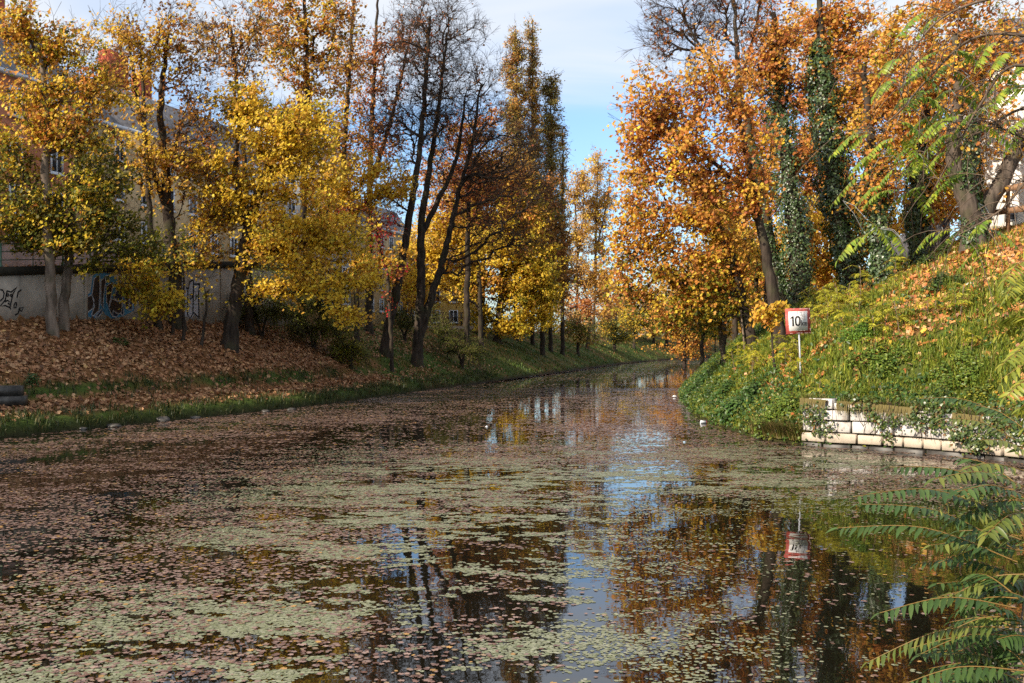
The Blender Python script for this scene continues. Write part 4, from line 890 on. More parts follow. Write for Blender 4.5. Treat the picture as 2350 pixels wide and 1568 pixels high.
def right_structures():
    # white house on top of the sunny bank
    u = (1., -.32)
    building('white_house', 'white rendered house on top of the sunny bank behind the forked tree', (22.4, 47), u, 16, 10, 8.9, 16.6, M_WHIT, 2, 4, win=(.95, 1.15), floor0=2.6, roof=2.4)
    t = [o for o in bpy.data.objects if o.name.startswith('white_house') and o.location.x > 20][0]
    uu = np.array((1., -.32, 0)); uu /= np.linalg.norm(uu); n = np.array((uu[1], -uu[0], 0)); O = np.array((22.4, 47, 8.9))
    for s, wd, h0, h1, tall in ((.75, .5, .25, .95, 0), (2.05, .62, .35, 1.3, 0), (3.4, .75, .25, 1.7, 1)):
        p = O + uu * s + (0, 0, h0); mb = MB()
        mb.obox(p + n * .02, uu * wd, n * .05, (0, 0, .06)); mb.obox(p + n * .02 + (0, 0, h1 - h0 - .06), uu * wd, n * .05, (0, 0, .06)); mb.obox(p + n * .022, uu * .06, n * .05, (0, 0, h1 - h0)); mb.obox(p + n * .022 + uu * (wd - .06), uu * .06, n * .05, (0, 0, h1 - h0))
        wf = mb.build('basement_window', M_SHUT, t); mb = MB(); mb.obox(p + n * .008, uu * wd, n * .02, (0, 0, h1 - h0)); mb.build('pane', M_GLASS, wf)
    mb = MB(); s = 0.; rng = random.Random(4)
    while s < 15:
        l = rng.uniform(.35, .7); mb.obox(O + uu * s + n * .55 + (0, 0, -.75), uu * (l - .02), -n * .5, (0, 0, .75 + rng.uniform(-.03, .03))); s += l
    mb.build('stone_base', M_STONEB, t)
    # brown rail fence
    fr = thing('rail_fence', 'two brown wooden rails running in front of the white house', 'fence', (20.6, 44, 8.4))
    a = at(2246, 452, 44.5); b = at(2420, 420, 40.5); a2 = at(2268, 497, 44.5); b2 = at(2430, 474, 40.5)
    for q0, q1 in ((a, b), (a2, b2)):
        mb = MB(); mb.obox(q0, q1 - q0, np.array((.02, .06, 0)), (0, 0, .26)); mb.build('rail', M_WOOD, fr)
    for k in (.3, .95):
        q = a2 * (1 - k) + b2 * k; mb = MB(); g = float(terrain(q[0], q[1] + .12)[0]); mb.obox(np.array((q[0], q[1] + .08, g - .2)), (.14, 0, 0), (0, .12, 0), (0, 0, q[2] + 1.15 - g + .2)); mb.build('post', M_WOOD, fr)
    # dark slatted fence
    sf = thing('slat_fence', 'dark grey vertical slat fence on the bank top behind the ivy trunks', 'fence', (23, 55, 8.4))
    P0, P1 = np.array((21.3, 48.5)), np.array((24.0, 66.0)); L = np.linalg.norm(P1 - P0); e = (P1 - P0) / L
    mb = MB(); rng = random.Random(2); k = 0.
    while k < L:
        p = P0 + e * k; g = float(terrain(p[0], p[1])[0]); mb.obox((p[0], p[1], g - .1), (e[0] * .12, e[1] * .12, 0), (.03 + rng.uniform(0, .012), 0, 0), (0, 0, 1.75 + rng.uniform(-.04, .04))); k += .15
    mb.build('slats', M_SLAT, sf)
    mb = MB()
    for h in (.4, 1.4):
        q = []
        for k in np.linspace(0, L, 12):
            p = P0 + e * k; q.append((p[0] + .06, p[1], float(terrain(p[0], p[1])[0]) + h))
        mb.tube(q, .04, 6)
    mb.build('rail', M_SLAT, sf)
    # stone revetment of white blocks along the cove
    m = (RIGHT[:, 1] > 21.) & (RIGHT[:, 1] < 33.8); C = RIGHT[m][::-1]                      # from the headland towards the viewer
    L = np.concatenate(([0], np.cumsum(np.linalg.norm(np.diff(C, axis=0), axis=1))))
    w = thing('stone_wall', 'curved white limestone block wall at the water with hanging ivy', 'wall', (C[0, 0], C[0, 1], 0))
    def PT(s): return np.array((np.interp(s, L, C[:, 0]), np.interp(s, L, C[:, 1]), 0.))
    rng = random.Random(7)
    courses = [(-.5, .12, M_WETST, 'footing', .10), (.155, .46, M_STONEB, 'lower_course', .045), (.50, .86, M_STONE, 'middle_course', 0.0), (.90, 1.22, M_STONE, 'middle_course', -.01), (1.26, 1.6, M_STONE, 'top_course', -.02)]
    for z0, z1, mm, nm, out in courses:
        mb = MB(); s = .0 if nm != 'top_course' else .25
        while s < L[-1] - .3:
            l = min(rng.uniform(.55, 1.25), L[-1] - s); a, b = PT(s + .035), PT(s + l - .035)
            tt = b - a; ln = np.linalg.norm(tt)
            if ln < .15: break
            tt /= ln; nn = np.array((-tt[1], tt[0], 0)) * -1
            if nn[0] > 0: nn = -nn                                   # out towards the water
            drop = .085 * min(s, 5.5) if nm == 'top_course' else 0
            o = rng.uniform(-.06, .05) + out; dz = rng.uniform(-.015, .015) + (rng.uniform(-.12, .04) if nm == 'top_course' else 0); top = z1 - .012 + dz - drop
            c = .012 + rng.uniform(0, .01)
            # block with worn, chamfered face
            A = a + nn * o + (0, 0, z0); W_ = tt * ln; H_ = np.array((0, 0, top - z0)); D_ = -nn * .45
            f = [A + nn * c + tt * c + (0, 0, c), A + nn * c + W_ - tt * c + (0, 0, c), A + nn * c + W_ - tt * c + H_ - (0, 0, c), A + nn * c + tt * c + H_ - (0, 0, c)]
            bk = [A, A + W_, A + W_ + H_, A + H_]; rr = [A + D_, A + W_ + D_, A + W_ + H_ + D_, A + H_ + D_]
            mb.add(f + bk + rr, [(0, 1, 2, 3), (0, 4, 5, 1), (1, 5, 6, 2), (2, 6, 7, 3), (3, 7, 4, 0), (4, 8, 9, 5), (5, 9, 10, 6), (6, 10, 11, 7), (7, 11, 8, 4)])
            s += l
        mb.build(nm, mm, w)
    # ivy trailing over the blocks
    rg = np.random.default_rng(31); im = MB(); st = MB()
    spots = [(.5, 1.0, .5, 220), (.9, .6, .4, 120), (2.5, 1.05, .22, 90), (2.75, .85, .2, 60), (3.2, .95, .28, 90), (3.9, 1.05, .35, 110), (4.5, .95, .4, 160), (5.4, .75, .4, 330), (5.9, .5, .35, 300), (6.3, .95, .4, 200), (7.2, .9, .5, 300), (2.0, 1.45, .5, 90), (4.4, 1.42, .6, 130), (6.6, 1.3, .5, 200), (8.0, 1.2, .8, 400), (3.0, .44, .25, 40)]
    for s, z, sp, num in spots:
        ss = np.clip(s + rg.normal(0, sp * .55, num), 0, L[-1] - .05); zz = np.clip(z + rg.normal(0, sp * .42, num), .15, 1.75)
        p = np.stack((np.interp(ss, L, C[:, 0]), np.interp(ss, L, C[:, 1]), zz), 1); nb = np.array((-.8, -.6, 0))
        thick = .1 + (.45 if 5.2 < s < 6.2 else .12) * rg.uniform(0, 1, num); p += nb * thick[:, None]
        pc = np.array([(.035, .065, .016), (.06, .09, .02), (.10, .12, .025), (.16, .08, .025)])[rg.choice(4, num, p=[.4, .3, .22, .08])]
        add_leaves(im, p, nb + rg.normal(0, .5, (num, 3)) + (0, 0, .3), .095 * rg.uniform(.6, 1.25, num), pc * rg.uniform(.75, 1.3, (num, 1)), IVYT, rg)
        for k in range(4):
            a = PT(np.clip(s + rg.normal(0, sp * .3), 0, L[-1])); q = [a + nb * .05 + (0, 0, 1.55)]
            for j in range(5): q.append(q[-1] + np.array((rg.normal(0, .08), rg.normal(0, .08), -.22)))
            st.tube(q, .009, 4)
    im.build('ivy', M_IVY, w); st.build('ivy_stem', M_TWIG, w)
right_structures()

# ------------------------------------------------------------ the waterway speed sign
def speed_sign():
    d = 37.8; s = 1 / ppm(d); base = ground(1838, 862); base = at(1838, 862, d)
    t = thing('speed_sign', 'square white board with red border reading 10 km on a thin grey pole', 'sign', base)
    c = at(1831, 737, d); rot = R(2.4); ex = np.array((math.cos(rot), .10, math.sin(rot))); ez = np.array((-math.sin(rot), 0, math.cos(rot))); nr = np.cross(ex, ez); nr /= np.linalg.norm(nr)
    if nr[1] > 0: nr = -nr
    def L(x, y, k=0): return c + ex * x + ez * y + nr * k
    def plate(mb, x0, y0, x1, y1, k0, k1):
        V = [L(x0, y0, k0), L(x1, y0, k0), L(x1, y1, k0), L(x0, y1, k0), L(x0, y0, k1), L(x1, y0, k1), L(x1, y1, k1), L(x0, y1, k1)]
        mb.add(V, [(0, 3, 2, 1), (4, 5, 6, 7), (0, 1, 5, 4), (1, 2, 6, 5), (2, 3, 7, 6), (3, 0, 4, 7)])
    m_red = mat('worn_red_paint', (.40, .075, .06), .6, .3, 7, .55); m_wh = mat('aged_white_paint', (.70, .68, .66), .6, .3, 3, .88); m_bl = mat('sign_black', (.016, .015, .017), .6, .3)
    m_gal = mat('grey_pole_paint', (.36, .38, .42), .5, .4, 6, .8); m_rub = mat('rubbed_pale_paint', (.55, .42, .40), .7, .2, 20, .7)
    h = .485
    mb = MB(); plate(mb, -h, -h, h, h, 0, .025); mb.build('board', m_red, t)
    i = .365; mb = MB(); plate(mb, -i, -i, i, i, .026, .029); mb.build('white_panel', m_wh, t)
    def stroke(mb, pts, w, k=.032):
        P = np.array([L(x, y, k) for x, y in pts]); Tn = np.gradient(P, axis=0); S = np.cross(Tn, nr); S /= np.linalg.norm(S, axis=1)[:, None] + 1e-9; n = len(P)
        mb.add(np.concatenate((P + S * w / 2, P - S * w / 2)), [(j, j + 1, n + j + 1, n + j) for j in range(n - 1)])
    mb = MB()
    mb.add([L(-.235, -.19, .032), L(-.165, -.19, .032), L(-.165, .19, .032), L(-.225, .19, .032), L(-.235, .165, .032)], [(0, 1, 2, 3, 4)])
    mb.add([L(-.235, .165, .0325), L(-.225, .19, .0325), L(-.31, .12, .0325), L(-.30, .085, .0325), L(-.235, .115, .0325)], [(0, 1, 2, 3, 4)])
    a = np.linspace(0, 2 * math.pi, 33)
    stroke(mb, [(-.015 + .082 * np.sign(math.cos(v)) * abs(math.cos(v)) ** .75, .16 * np.sign(math.sin(v)) * abs(math.sin(v)) ** .75) for v in a], .066)
    # k m
    mb.add([L(.115, -.19, .032), L(.15, -.19, .032), L(.15, .03, .032), L(.115, .03, .032)], [(0, 1, 2, 3)])
    stroke(mb, [(.145, -.115), (.185, -.075), (.205, -.045)], .034, .0325); stroke(mb, [(.155, -.10), (.185, -.14), (.208, -.185)], .034, .033)
    mb.add([L(.232, -.19, .032), L(.262, -.19, .032), L(.262, -.045, .032), L(.232, -.045, .032)], [(0, 1, 2, 3)])
    stroke(mb, [(.25, -.075), (.27, -.058), (.288, -.07), (.29, -.10), (.29, -.19)], .028, .0325); stroke(mb, [(.292, -.085), (.312, -.058), (.333, -.07), (.336, -.10), (.336, -.19)], .028, .033)
    mb.build('lettering', m_bl, t)
    mb = MB()
    for pts in ([(-.02, .36), (-.03, .27), (-.045, .12)], [(-.04, .30), (.10, .32), (.16, .33)], [(.12, .35), (.14, .26), (.10, .21), (.16, .17), (.28, .15)], [(.25, .34), (.24, .24), (.27, .16), (.24, .05)], [(.14, .20), (.20, .23), (.26, .22)], [(.04, .08), (.12, .12), (.2, .07), (.3, .05)], [(.06, .06), (.05, -.02)], [(.10, .22), (.04, .25)], [(0, -.19), (.08, -.26), (.12, -.31)], [(.12, -.235), (.17, -.237)]):
        stroke(mb, pts, .011, .0345)
    mb.build('crack', mat('crack_line', (.16, .14, .13), .8), t)
    mb = MB(); rg = random.Random(3)
    for _ in range(26):
        e = rg.choice('lrbt'); v = rg.uniform(-.44, .42); l = rg.uniform(.03, .16); w = rg.uniform(.006, .022)
        q = {'l': [(-.48 + w, v), (-.475 + w, v + l)], 'r': [(.478 - w, v), (.474 - w, v + l)], 't': [(v, .47 - w), (v + l, .474 - w)], 'b': [(v, -.47 + w), (v + l, -.474 + w)]}[e]
        if rg.random() < .4: q = [(x * .8, y * .8) for x, y in q]
        stroke(mb, [q[0], ((q[0][0] + q[1][0]) / 2, (q[0][1] + q[1][1]) / 2), (min(.475, q[1][0]), min(.475, q[1][1]))], w, .0275)
    mb.build('rubbed_edge', m_rub, t)
    top = L(.035, -.40, -.03); mb = MB(); mb.tube([at(1838, 862, d) - (0, 0, .5), at(1836.5, 815, d) + np.array((0, .03, 0)), top], .031, 8); mb.build('pole', m_gal, t, True)
speed_sign()
# ------------------------------------------------------------ ground cover and things on the water
def scatter(n, box, dens, rng):
    """n candidates uniform in box (x0, x1, y0, y1) kept with probability dens(x, y, dl, dr)."""
    x = rng.uniform(box[0], box[1], n); y = rng.uniform(box[2], box[3], n)
    f = np.abs(x) < .56 * y + 3; x, y = x[f], y[f]
    dl = sdist(x, y, LEFT, -1); dr = sdist(x, y, RIGHT, 1)
    k = rng.uniform(0, 1, len(x)) < dens(x, y, dl, dr)
    return x[k], y[k], dl[k], dr[k]
def slope_n(x, y):
    e = .25; z = terrain(x, y); gx = (terrain(x + e, y) - z) / e; gy = (terrain(x, y + e) - z) / e
    n = np.stack((-gx, -gy, np.ones_like(gx)), 1); return z, n / np.linalg.norm(n, axis=1)[:, None]
def leaf_litter():
    rng = np.random.default_rng(101)
    # left bank: brown maple litter
    def dn(x, y, dl, dr):
        a = (dl > .25) & (x > wall_x(y) + .1)
        patch = .35 + .65 * sstep(noise2(x, y, 1.1) + .35, -.2, .5)
        near = sstep(dl, .3, 2.0) * patch; ledge = 1 - .75 * np.exp(-((dl - 3.6) / .5) ** 2)
        return a * near * ledge * (1 - .8 * sstep(y, 62, 78)) * np.where(dl > 4.5, 1, .65)
    x, y, dl, dr = scatter(230000, (-32, 4, 30, 95), dn, rng); z, n = slope_n(x, y); m = len(x)
    C = np.stack((x, y, z + rng.uniform(.01, .06, m)), 1)
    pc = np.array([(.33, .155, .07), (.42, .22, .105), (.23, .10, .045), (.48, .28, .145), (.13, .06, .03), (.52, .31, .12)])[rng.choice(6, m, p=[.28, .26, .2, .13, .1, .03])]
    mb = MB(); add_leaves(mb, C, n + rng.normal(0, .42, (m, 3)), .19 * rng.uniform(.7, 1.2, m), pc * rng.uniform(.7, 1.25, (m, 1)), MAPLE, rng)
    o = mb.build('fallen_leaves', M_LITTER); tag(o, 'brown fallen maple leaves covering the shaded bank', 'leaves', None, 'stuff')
    # street edge on top of the graffiti wall
    x, y, dl, dr = scatter(26000, (-36, -15, 38, 72), lambda x, y, dl, dr: (x < wall_x(y) - .3) & (x > wall_x(y) - 4.5), rng); z, n = slope_n(x, y); m = len(x)
    mb = MB(); add_leaves(mb, np.stack((x, y, z + .03), 1), n + rng.normal(0, .35, (m, 3)), .18 * rng.uniform(.7, 1.2, m), np.array((.36, .19, .10)) * rng.uniform(.5, 1.3, (m, 1)), MAPLE, rng)
    o = mb.build('fallen_leaves', M_LITTER); tag(o, 'tan fallen leaves on the path above the graffiti wall', 'leaves', None, 'stuff')
    # right bank: orange litter
    def dn(x, y, dl, dr):
        nn = noise2(x, y, .7)
        return (dr > .6) * np.clip(.10 + sstep(dr + nn * 1.8, 3.6, 6.0) * 1.0 + .45 * (nn > .3), 0, 1) * (.25 + .75 * sstep(noise2(x * 1.7, y * 1.7, 1.), -.55, .1))
    x, y, dl, dr = scatter(170000, (7, 34, 24, 75), dn, rng); z, n = slope_n(x, y); m = len(x)
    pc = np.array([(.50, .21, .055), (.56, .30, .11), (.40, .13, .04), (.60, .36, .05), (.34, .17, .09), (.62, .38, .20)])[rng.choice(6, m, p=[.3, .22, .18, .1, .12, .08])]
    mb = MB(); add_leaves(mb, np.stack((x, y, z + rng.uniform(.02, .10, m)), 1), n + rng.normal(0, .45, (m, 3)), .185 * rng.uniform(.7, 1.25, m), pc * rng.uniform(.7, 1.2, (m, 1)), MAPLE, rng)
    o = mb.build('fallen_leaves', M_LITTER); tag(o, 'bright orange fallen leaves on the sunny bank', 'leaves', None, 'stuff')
    # far left slope
    x, y, dl, dr = scatter(60000, (-14, 60, 72, 200), lambda x, y, dl, dr: (dl > .8) * sstep(noise2(x, y, .35) + .1 * (dl - 4), .0, .5) * .7, rng); z, n = slope_n(x, y); m = len(x)
    mb = MB(); add_leaves(mb, np.stack((x, y, z + .05), 1), n + rng.normal(0, .3, (m, 3)), .26 * rng.uniform(.7, 1.2, m), np.array((.30, .15, .055)) * rng.uniform(.6, 1.3, (m, 1)), KITE, rng)
    o = mb.build('fallen_leaves', M_LITTER); tag(o, 'brown leaves strewn over the far grass slope', 'leaves', None, 'stuff')
leaf_litter()

def blades(mb, x, y, z, h, colr, rng, lean=.45, w=.018):
    m = len(x); a = rng.uniform(0, 2 * math.pi, m); dx, dy = np.cos(a), np.sin(a); l = lean * rng.uniform(.2, 1.3, m) * h
    b = np.stack((x, y, z - .03), 1); sd = np.stack((-dy, dx, np.zeros(m)), 1) * (w * rng.uniform(.7, 1.4, m))[:, None]
    mid = b + np.stack((dx * l * .35, dy * l * .35, h * .62), 1); tip = b + np.stack((dx * l, dy * l, h * rng.uniform(.75, 1.0, m)), 1)
    V = np.stack((b - sd, b + sd, mid + sd * .8, mid - sd * .8, tip), 1).reshape(-1, 3); i = np.arange(m)[:, None] * 5
    mb.add(V, i + np.array((0, 1, 2, 3)), colr); mb.share(i + np.array((3, 2, 4)), colr)
def grass():
    rng = np.random.default_rng(202)
    def gcol(m, pal, p): return np.array(pal)[rng.choice(len(pal), m, p=p)] * rng.uniform(.65, 1.3, (m, 1))
    # shaded water edge and the ledge step on the left bank
    def dn(x, y, dl, dr):
        return (dl > .02) * np.clip(np.where(dl < 1.4, .95 - .45 * dl, 0) + .85 * np.exp(-((dl - 3.6) / .42) ** 2) * (y < 66) + .1 * (noise2(x, y, 1.4) > .5), 0, 1) * np.clip(.5 + noise2(x, y, 1.6), .12, 1)
    x, y, dl, dr = scatter(420000, (-32, 2, 30, 90), dn, rng); k = (dl < 5.5); x, y, dl = x[k], y[k], dl[k]; z = terrain(x, y); m = len(x)
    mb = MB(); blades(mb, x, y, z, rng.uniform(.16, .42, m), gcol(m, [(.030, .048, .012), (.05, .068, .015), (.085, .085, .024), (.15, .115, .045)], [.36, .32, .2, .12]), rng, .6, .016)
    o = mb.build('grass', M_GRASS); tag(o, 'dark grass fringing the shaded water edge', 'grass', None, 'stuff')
    # sunny bank
    def dn(x, y, dl, dr):
        nn = noise2(x, y, .7); return (dr > .1) * np.clip(1 - sstep(dr + nn * 1.5, 5.0, 8.5) * .85, 0, 1) * np.clip(.55 + .8 * noise2(x, y, 1.3), .15, 1)
    x, y, dl, dr = scatter(430000, (7.5, 26, 22, 72), dn, rng); k = ~((x > 9.8) & (y < 33.7) & (dr < .5)); x, y, dr = x[k], y[k], dr[k]; z = terrain(x, y); m = len(x)
    hh = rng.uniform(.15, .42, m) * (1 + .45 * (noise2(x, y, .9) > .25))
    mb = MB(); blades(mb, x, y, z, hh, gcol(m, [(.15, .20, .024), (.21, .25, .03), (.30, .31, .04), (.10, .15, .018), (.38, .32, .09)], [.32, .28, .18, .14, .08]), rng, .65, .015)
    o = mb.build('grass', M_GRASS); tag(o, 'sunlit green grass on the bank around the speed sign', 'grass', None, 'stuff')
    # far slopes, coarser
    x, y, dl, dr = scatter(260000, (-14, 70, 70, 215), lambda x, y, dl, dr: ((dl > .05) & (dl < 11)) * np.clip(.75 + .6 * noise2(x, y, .45) - .04 * dl, .1, 1), rng); z = terrain(x, y); m = len(x)
    mb = MB(); blades(mb, x, y, z, rng.uniform(.15, .35, m), gcol(m, [(.06, .105, .02), (.085, .13, .025), (.11, .13, .03)], [.4, .35, .25]), rng, .6, .04)
    o = mb.build('grass', M_GRASS); tag(o, 'smooth green grass on the far canal slope', 'grass', None, 'stuff')
    x, y, dl, dr = scatter(60000, (9, 32, 55, 110), lambda x, y, dl, dr: ((dr > .05) & (dr < 6)) * .8, rng); z = terrain(x, y); m = len(x)
    mb = MB(); blades(mb, x, y, z, rng.uniform(.25, .6, m), gcol(m, [(.07, .14, .016), (.11, .17, .02), (.05, .10, .015)], [.4, .35, .25]), rng, .6, .03)
    o = mb.build('grass', M_GRASS); tag(o, 'lush shaded grass at the inside of the bend', 'grass', None, 'stuff')
    # leafy ground plants: ivy and nettles along the sunny shore and over the coping
    def dn(x, y, dl, dr):
        shore = (dr > .05) & (dr < 2.4) & (y > 33.2); cop = (dr > .25) & (dr < 1.6) & (y <= 33.8) & (y > 21)
        return np.where(cop, .9, np.where(shore, np.clip(.95 - .25 * dr + .35 * noise2(x, y, 1.1), 0, 1), .10 * (dr > 0) * (dr < 7)))
    x, y, dl, dr = scatter(150000, (7.5, 26, 21, 66), dn, rng); m = len(x); z = terrain(x, y) + rng.uniform(.05, .55, m) * np.where(y < 33.8, .45, .45 + .5 * (noise2(x, y, 1.2) > 0)); z = np.maximum(z, .08)
    pc = gcol(m, [(.045, .10, .018), (.07, .13, .022), (.035, .075, .016), (.13, .17, .025), (.20, .20, .03)], [.3, .28, .2, .14, .08])
    mb = MB(); add_leaves(mb, np.stack((x - .1, y - .1, z), 1), rng.normal(0, .5, (m, 3)) + (-.35, -.3, .75), .13 * rng.uniform(.6, 1.4, m), pc, OVAL, rng)
    o = mb.build('ground_plants', M_FROND); tag(o, 'low leafy nettles and ivy along the sunny water edge', 'plants', None, 'stuff')
    sC = RIGHT[(RIGHT[:, 1] > 21.) & (RIGHT[:, 1] < 33.9)]; u = rng.uniform(0, len(sC) - 1.01, 4200); i = u.astype(int); f = (u - i)[:, None]; c = sC[i] * (1 - f) + sC[i + 1] * f; tk = noise2(c[:, 0], c[:, 1], 1.5) > -.15; c = c[tk]; m = len(c)
    off = rng.uniform(.02, .5, m); x, y = c[:, 0] + off * .8, c[:, 1] + off * .6; z = np.full(m, 1.5) - .085 * np.clip(33.8 - y, 0, 5.5)
    mb = MB(); h = rng.uniform(.12, .4, m); blades(mb, x, y, z, h, gcol(m, [(.13, .16, .03), (.25, .20, .07), (.09, .12, .02), (.30, .24, .10)], [.35, .25, .25, .15]), rng, .9, .014)
    l = rng.uniform(.15, .55, m); k = rng.uniform(0, 1, m) < .5; b = np.stack((x, y, z + .02), 1)[k]; l = l[k]; n_ = len(b); o_ = b + np.stack((-off[k] * .8 - .06, -off[k] * .6 - .05, np.full(n_, .08)), 1); e_ = o_ + np.stack((rng.normal(-.03, .03, n_), rng.normal(-.03, .03, n_), -l), 1); w_ = np.array((.008, -.010, 0))
    mb.add(np.stack((b - w_, b + w_, o_ + w_, o_ - w_, e_), 1).reshape(-1, 3), np.arange(n_)[:, None] * 5 + np.array((0, 1, 2, 3)), gcol(n_, [(.16, .15, .04), (.26, .19, .08)], [.5, .5])); mb.share(np.arange(n_)[:, None] * 5 + np.array((3, 2, 4)), np.tile((.2, .16, .06), (n_, 1)))
    o = mb.build('dry_grass', M_GRASS); tag(o, 'ragged grass hanging over the top of the white stone wall', 'grass', None, 'stuff')
    # dry overhanging tufts at the headland
    x = rng.uniform(8.4, 9.9, 5000); y = 33.6 + (9.8 - x) * 2.2 + rng.normal(0, .35, 5000); k = sdist(x, y, RIGHT, 1) > 0; x, y = x[k], y[k]; z = np.maximum(terrain(x, y), .15); m = len(x)
    mb = MB(); blades(mb, x, y, z, rng.uniform(.3, .75, m), gcol(m, [(.14, .13, .03), (.24, .17, .07), (.10, .12, .02)], [.4, .35, .25]), rng, 1.0, .014)
    o = mb.build('dry_grass', M_GRASS); tag(o, 'straw coloured grass tuft hanging over the water left of the stone wall', 'grass', None, 'stuff')
grass()

def on_water():
    rng = np.random.default_rng(303)
    # floating leaves: dense in the middle and left, open mirror near the lower right
    def dn(x, y, dl, dr):
        w = (dl < -.05) & (dr < -.05)
        px, py = to_px(np.stack((x, y, np.zeros_like(x)), 1))
        big = noise2(x * .55, y * .8, .35); fine = noise2(x * .8, y * 1.5, 1.3)
        d_ = np.clip(.36 + .5 * big + .5 * fine + .35 * noise2(x * 1.4, y * 2.6, 3.0), .02, 1)
        open_ = sstep(x - (-.4 + .06 * (y - 12)), 0, 1.6) * (1 - sstep(y, 18, 25))        # mirror patch near the viewer
        d_ = d_ * (1 - .93 * open_)
        d_ = d_ + .22 * sstep(y, 30, 60)
        d_ *= 1 - .5 * (sstep(x - .2 * y, -1.5, .5) * sstep(y, 38, 48) * (1 - sstep(y, 66, 75)))
        return w * d_
    for (y0, y1, N, sz, tmn) in ((9, 32, 230000, .066, FLAT), (32, 75, 230000, .10, FLAT), (75, 215, 150000, .17, DISC)):
        x, y, dl, dr = scatter(N, (-26, 16 if y1 < 76 else 66, y0, y1), dn, rng); m = len(x)
        pc = np.array([(.20, .125, .10), (.25, .165, .135), (.15, .08, .06), (.12, .055, .036), (.25, .17, .10), (.36, .20, .06)])[rng.choice(6, m, p=[.3, .24, .2, .12, .1, .04])]
        mb = MB(); add_leaves(mb, np.stack((x, y, rng.uniform(.004, .016, m)), 1), rng.normal(0, .03, (m, 3)) + (0, 0, 1), sz * rng.uniform(.6, 1.35, m), pc * rng.uniform(.7, 1.2, (m, 1)), tmn, rng)
        o = mb.build('floating_leaves', M_FLOAT); tag(o, {32: 'pinkish brown leaves floating on the near water', 75: 'dense brown leaves floating along the shaded canal', 215: 'thin film of leaves on the far water'}[y1], 'leaves', None, 'stuff')
    # pale green duckweed flecks in drifts
    def dw(x, y, dl, dr):
        w = (dl < -1) & (dr < -.2)
        A = np.exp(-(((x + 2.0 - .05 * (y - 15)) / 3.0) ** 2) - ((y - 16) / 8) ** 2); B = np.exp(-(((x - 5.6) / 4.2) ** 2) - ((y - 28) / 4.2) ** 2); Cc = .5 * np.exp(-(((x + 1) / 4) ** 2) - ((y - 26) / 5) ** 2)
        s = noise2(x * .5, y * 1.1, .9) + .9 * noise2(x * 1.0, y * 2.0, 2.6) + .7 * noise2(x * 1.0, y * 1.8, 6.5)
        return w * np.clip((A + B + Cc) * 1.6, 0, 1) * sstep(s, -.15, .5)
    x, y, dl, dr = scatter(1500000, (-9, 12, 9, 40), dw, rng); m = len(x)
    pc = np.array([(.185, .195, .11), (.23, .235, .145), (.15, .165, .08), (.25, .25, .17)])[rng.choice(4, m, p=[.35, .3, .2, .15])]
    mb = MB(); add_leaves(mb, np.stack((x, y, rng.uniform(.002, .006, m)), 1), np.tile((0, 0, 1.), (m, 1)) + rng.normal(0, .02, (m, 3)),   .04 * rng.uniform(.4, 1.7, m), pc * rng.uniform(.75, 1.15, (m, 1)), DISC, rng)
    o = mb.build('duckweed', M_FLOAT); tag(o, 'pale green duckweed drifting in patches on the water', 'duckweed', None, 'stuff')
on_water()

# ------------------------------------------------------------ pinnate fronds
def frond(mb, P, col_a, col_b, rng, pairs=9, ll=.12, lw=.3, up=(0, 0, 1), droop=.35, tone=None):
    """P: rachis points; leaflets in opposite pairs, folded and hanging."""
    P = smooth3(np.asarray(P, float), 6); L = np.concatenate(([0], np.cumsum(np.linalg.norm(np.diff(P, axis=0), axis=1))))
    upv = np.asarray(up, float)
    for k in range(pairs + 1):
        f = .16 + .84 * k / pairs; s = f * L[-1]; c = np.array([np.interp(s, L, P[:, i]) for i in range(3)])
        i = min(np.searchsorted(L, s), len(P) - 1); i = max(i, 1); t = P[i] - P[i - 1]; t /= np.linalg.norm(t)
        side = np.cross(t, upv); side /= np.linalg.norm(side) + 1e-9; nn = np.cross(side, t)
        for sg in ((1, -1) if k < pairs else (0,)):
            l = ll * (1 - .45 * abs(f - .5) ** 1.2 * 1.4) * rng.uniform(.85, 1.12)
            dirv = t * rng.uniform(.35, .6) + side * sg * rng.uniform(.8, 1.0) - nn * droop * rng.uniform(.3, 1.2)
            if sg == 0: dirv = t - nn * droop * .5
            dirv /= np.linalg.norm(dirv); b = np.cross(nn, dirv); b /= np.linalg.norm(b) + 1e-9; n2 = np.cross(dirv, b); roll = rng.normal(0, .25); b, n2 = b * math.cos(roll) + n2 * math.sin(roll), n2 * math.cos(roll) - b * math.sin(roll)
            w = l * lw * .5; q = []
            for u, ww in ((0, .0), (.14, .75), (.4, 1.0), (.7, .68), (1, 0)):
                m_ = c + dirv * l * u - n2 * droop * .5 * l * u * u
                q.append((m_, ww * w))
            V = [q[0][0]]
            for m_, ww in q[1:4]: V += [m_ + b * ww + n2 * ww * .35, m_, m_ - b * ww + n2 * ww * .35]
            V.append(q[4][0])
            g = rng.uniform(.78, 1.18); cc = np.asarray(col_a) * (1 - (x_ := rng.uniform(0, 1) ** 1.5)) + np.asarray(col_b) * x_
            mb.add(V, [(0, 1, 2), (0, 2, 3), (7, 10, 8), (8, 10, 9)], cc * g); mb.share([(1, 4, 5, 2), (2, 5, 6, 3), (4, 7, 8, 5), (5, 8, 9, 6)], cc * g)
    return P
def rachis(mb, P, r, c): mb.tube(P, np.linspace(r, r * .4, len(P)), 5); n = len(mb.F); mb.C[-2] = np.broadcast_to(np.asarray(c, float), (len(mb.F[-2]), 3)); mb.C[-1] = np.broadcast_to(np.asarray(c, float), (1, 3))

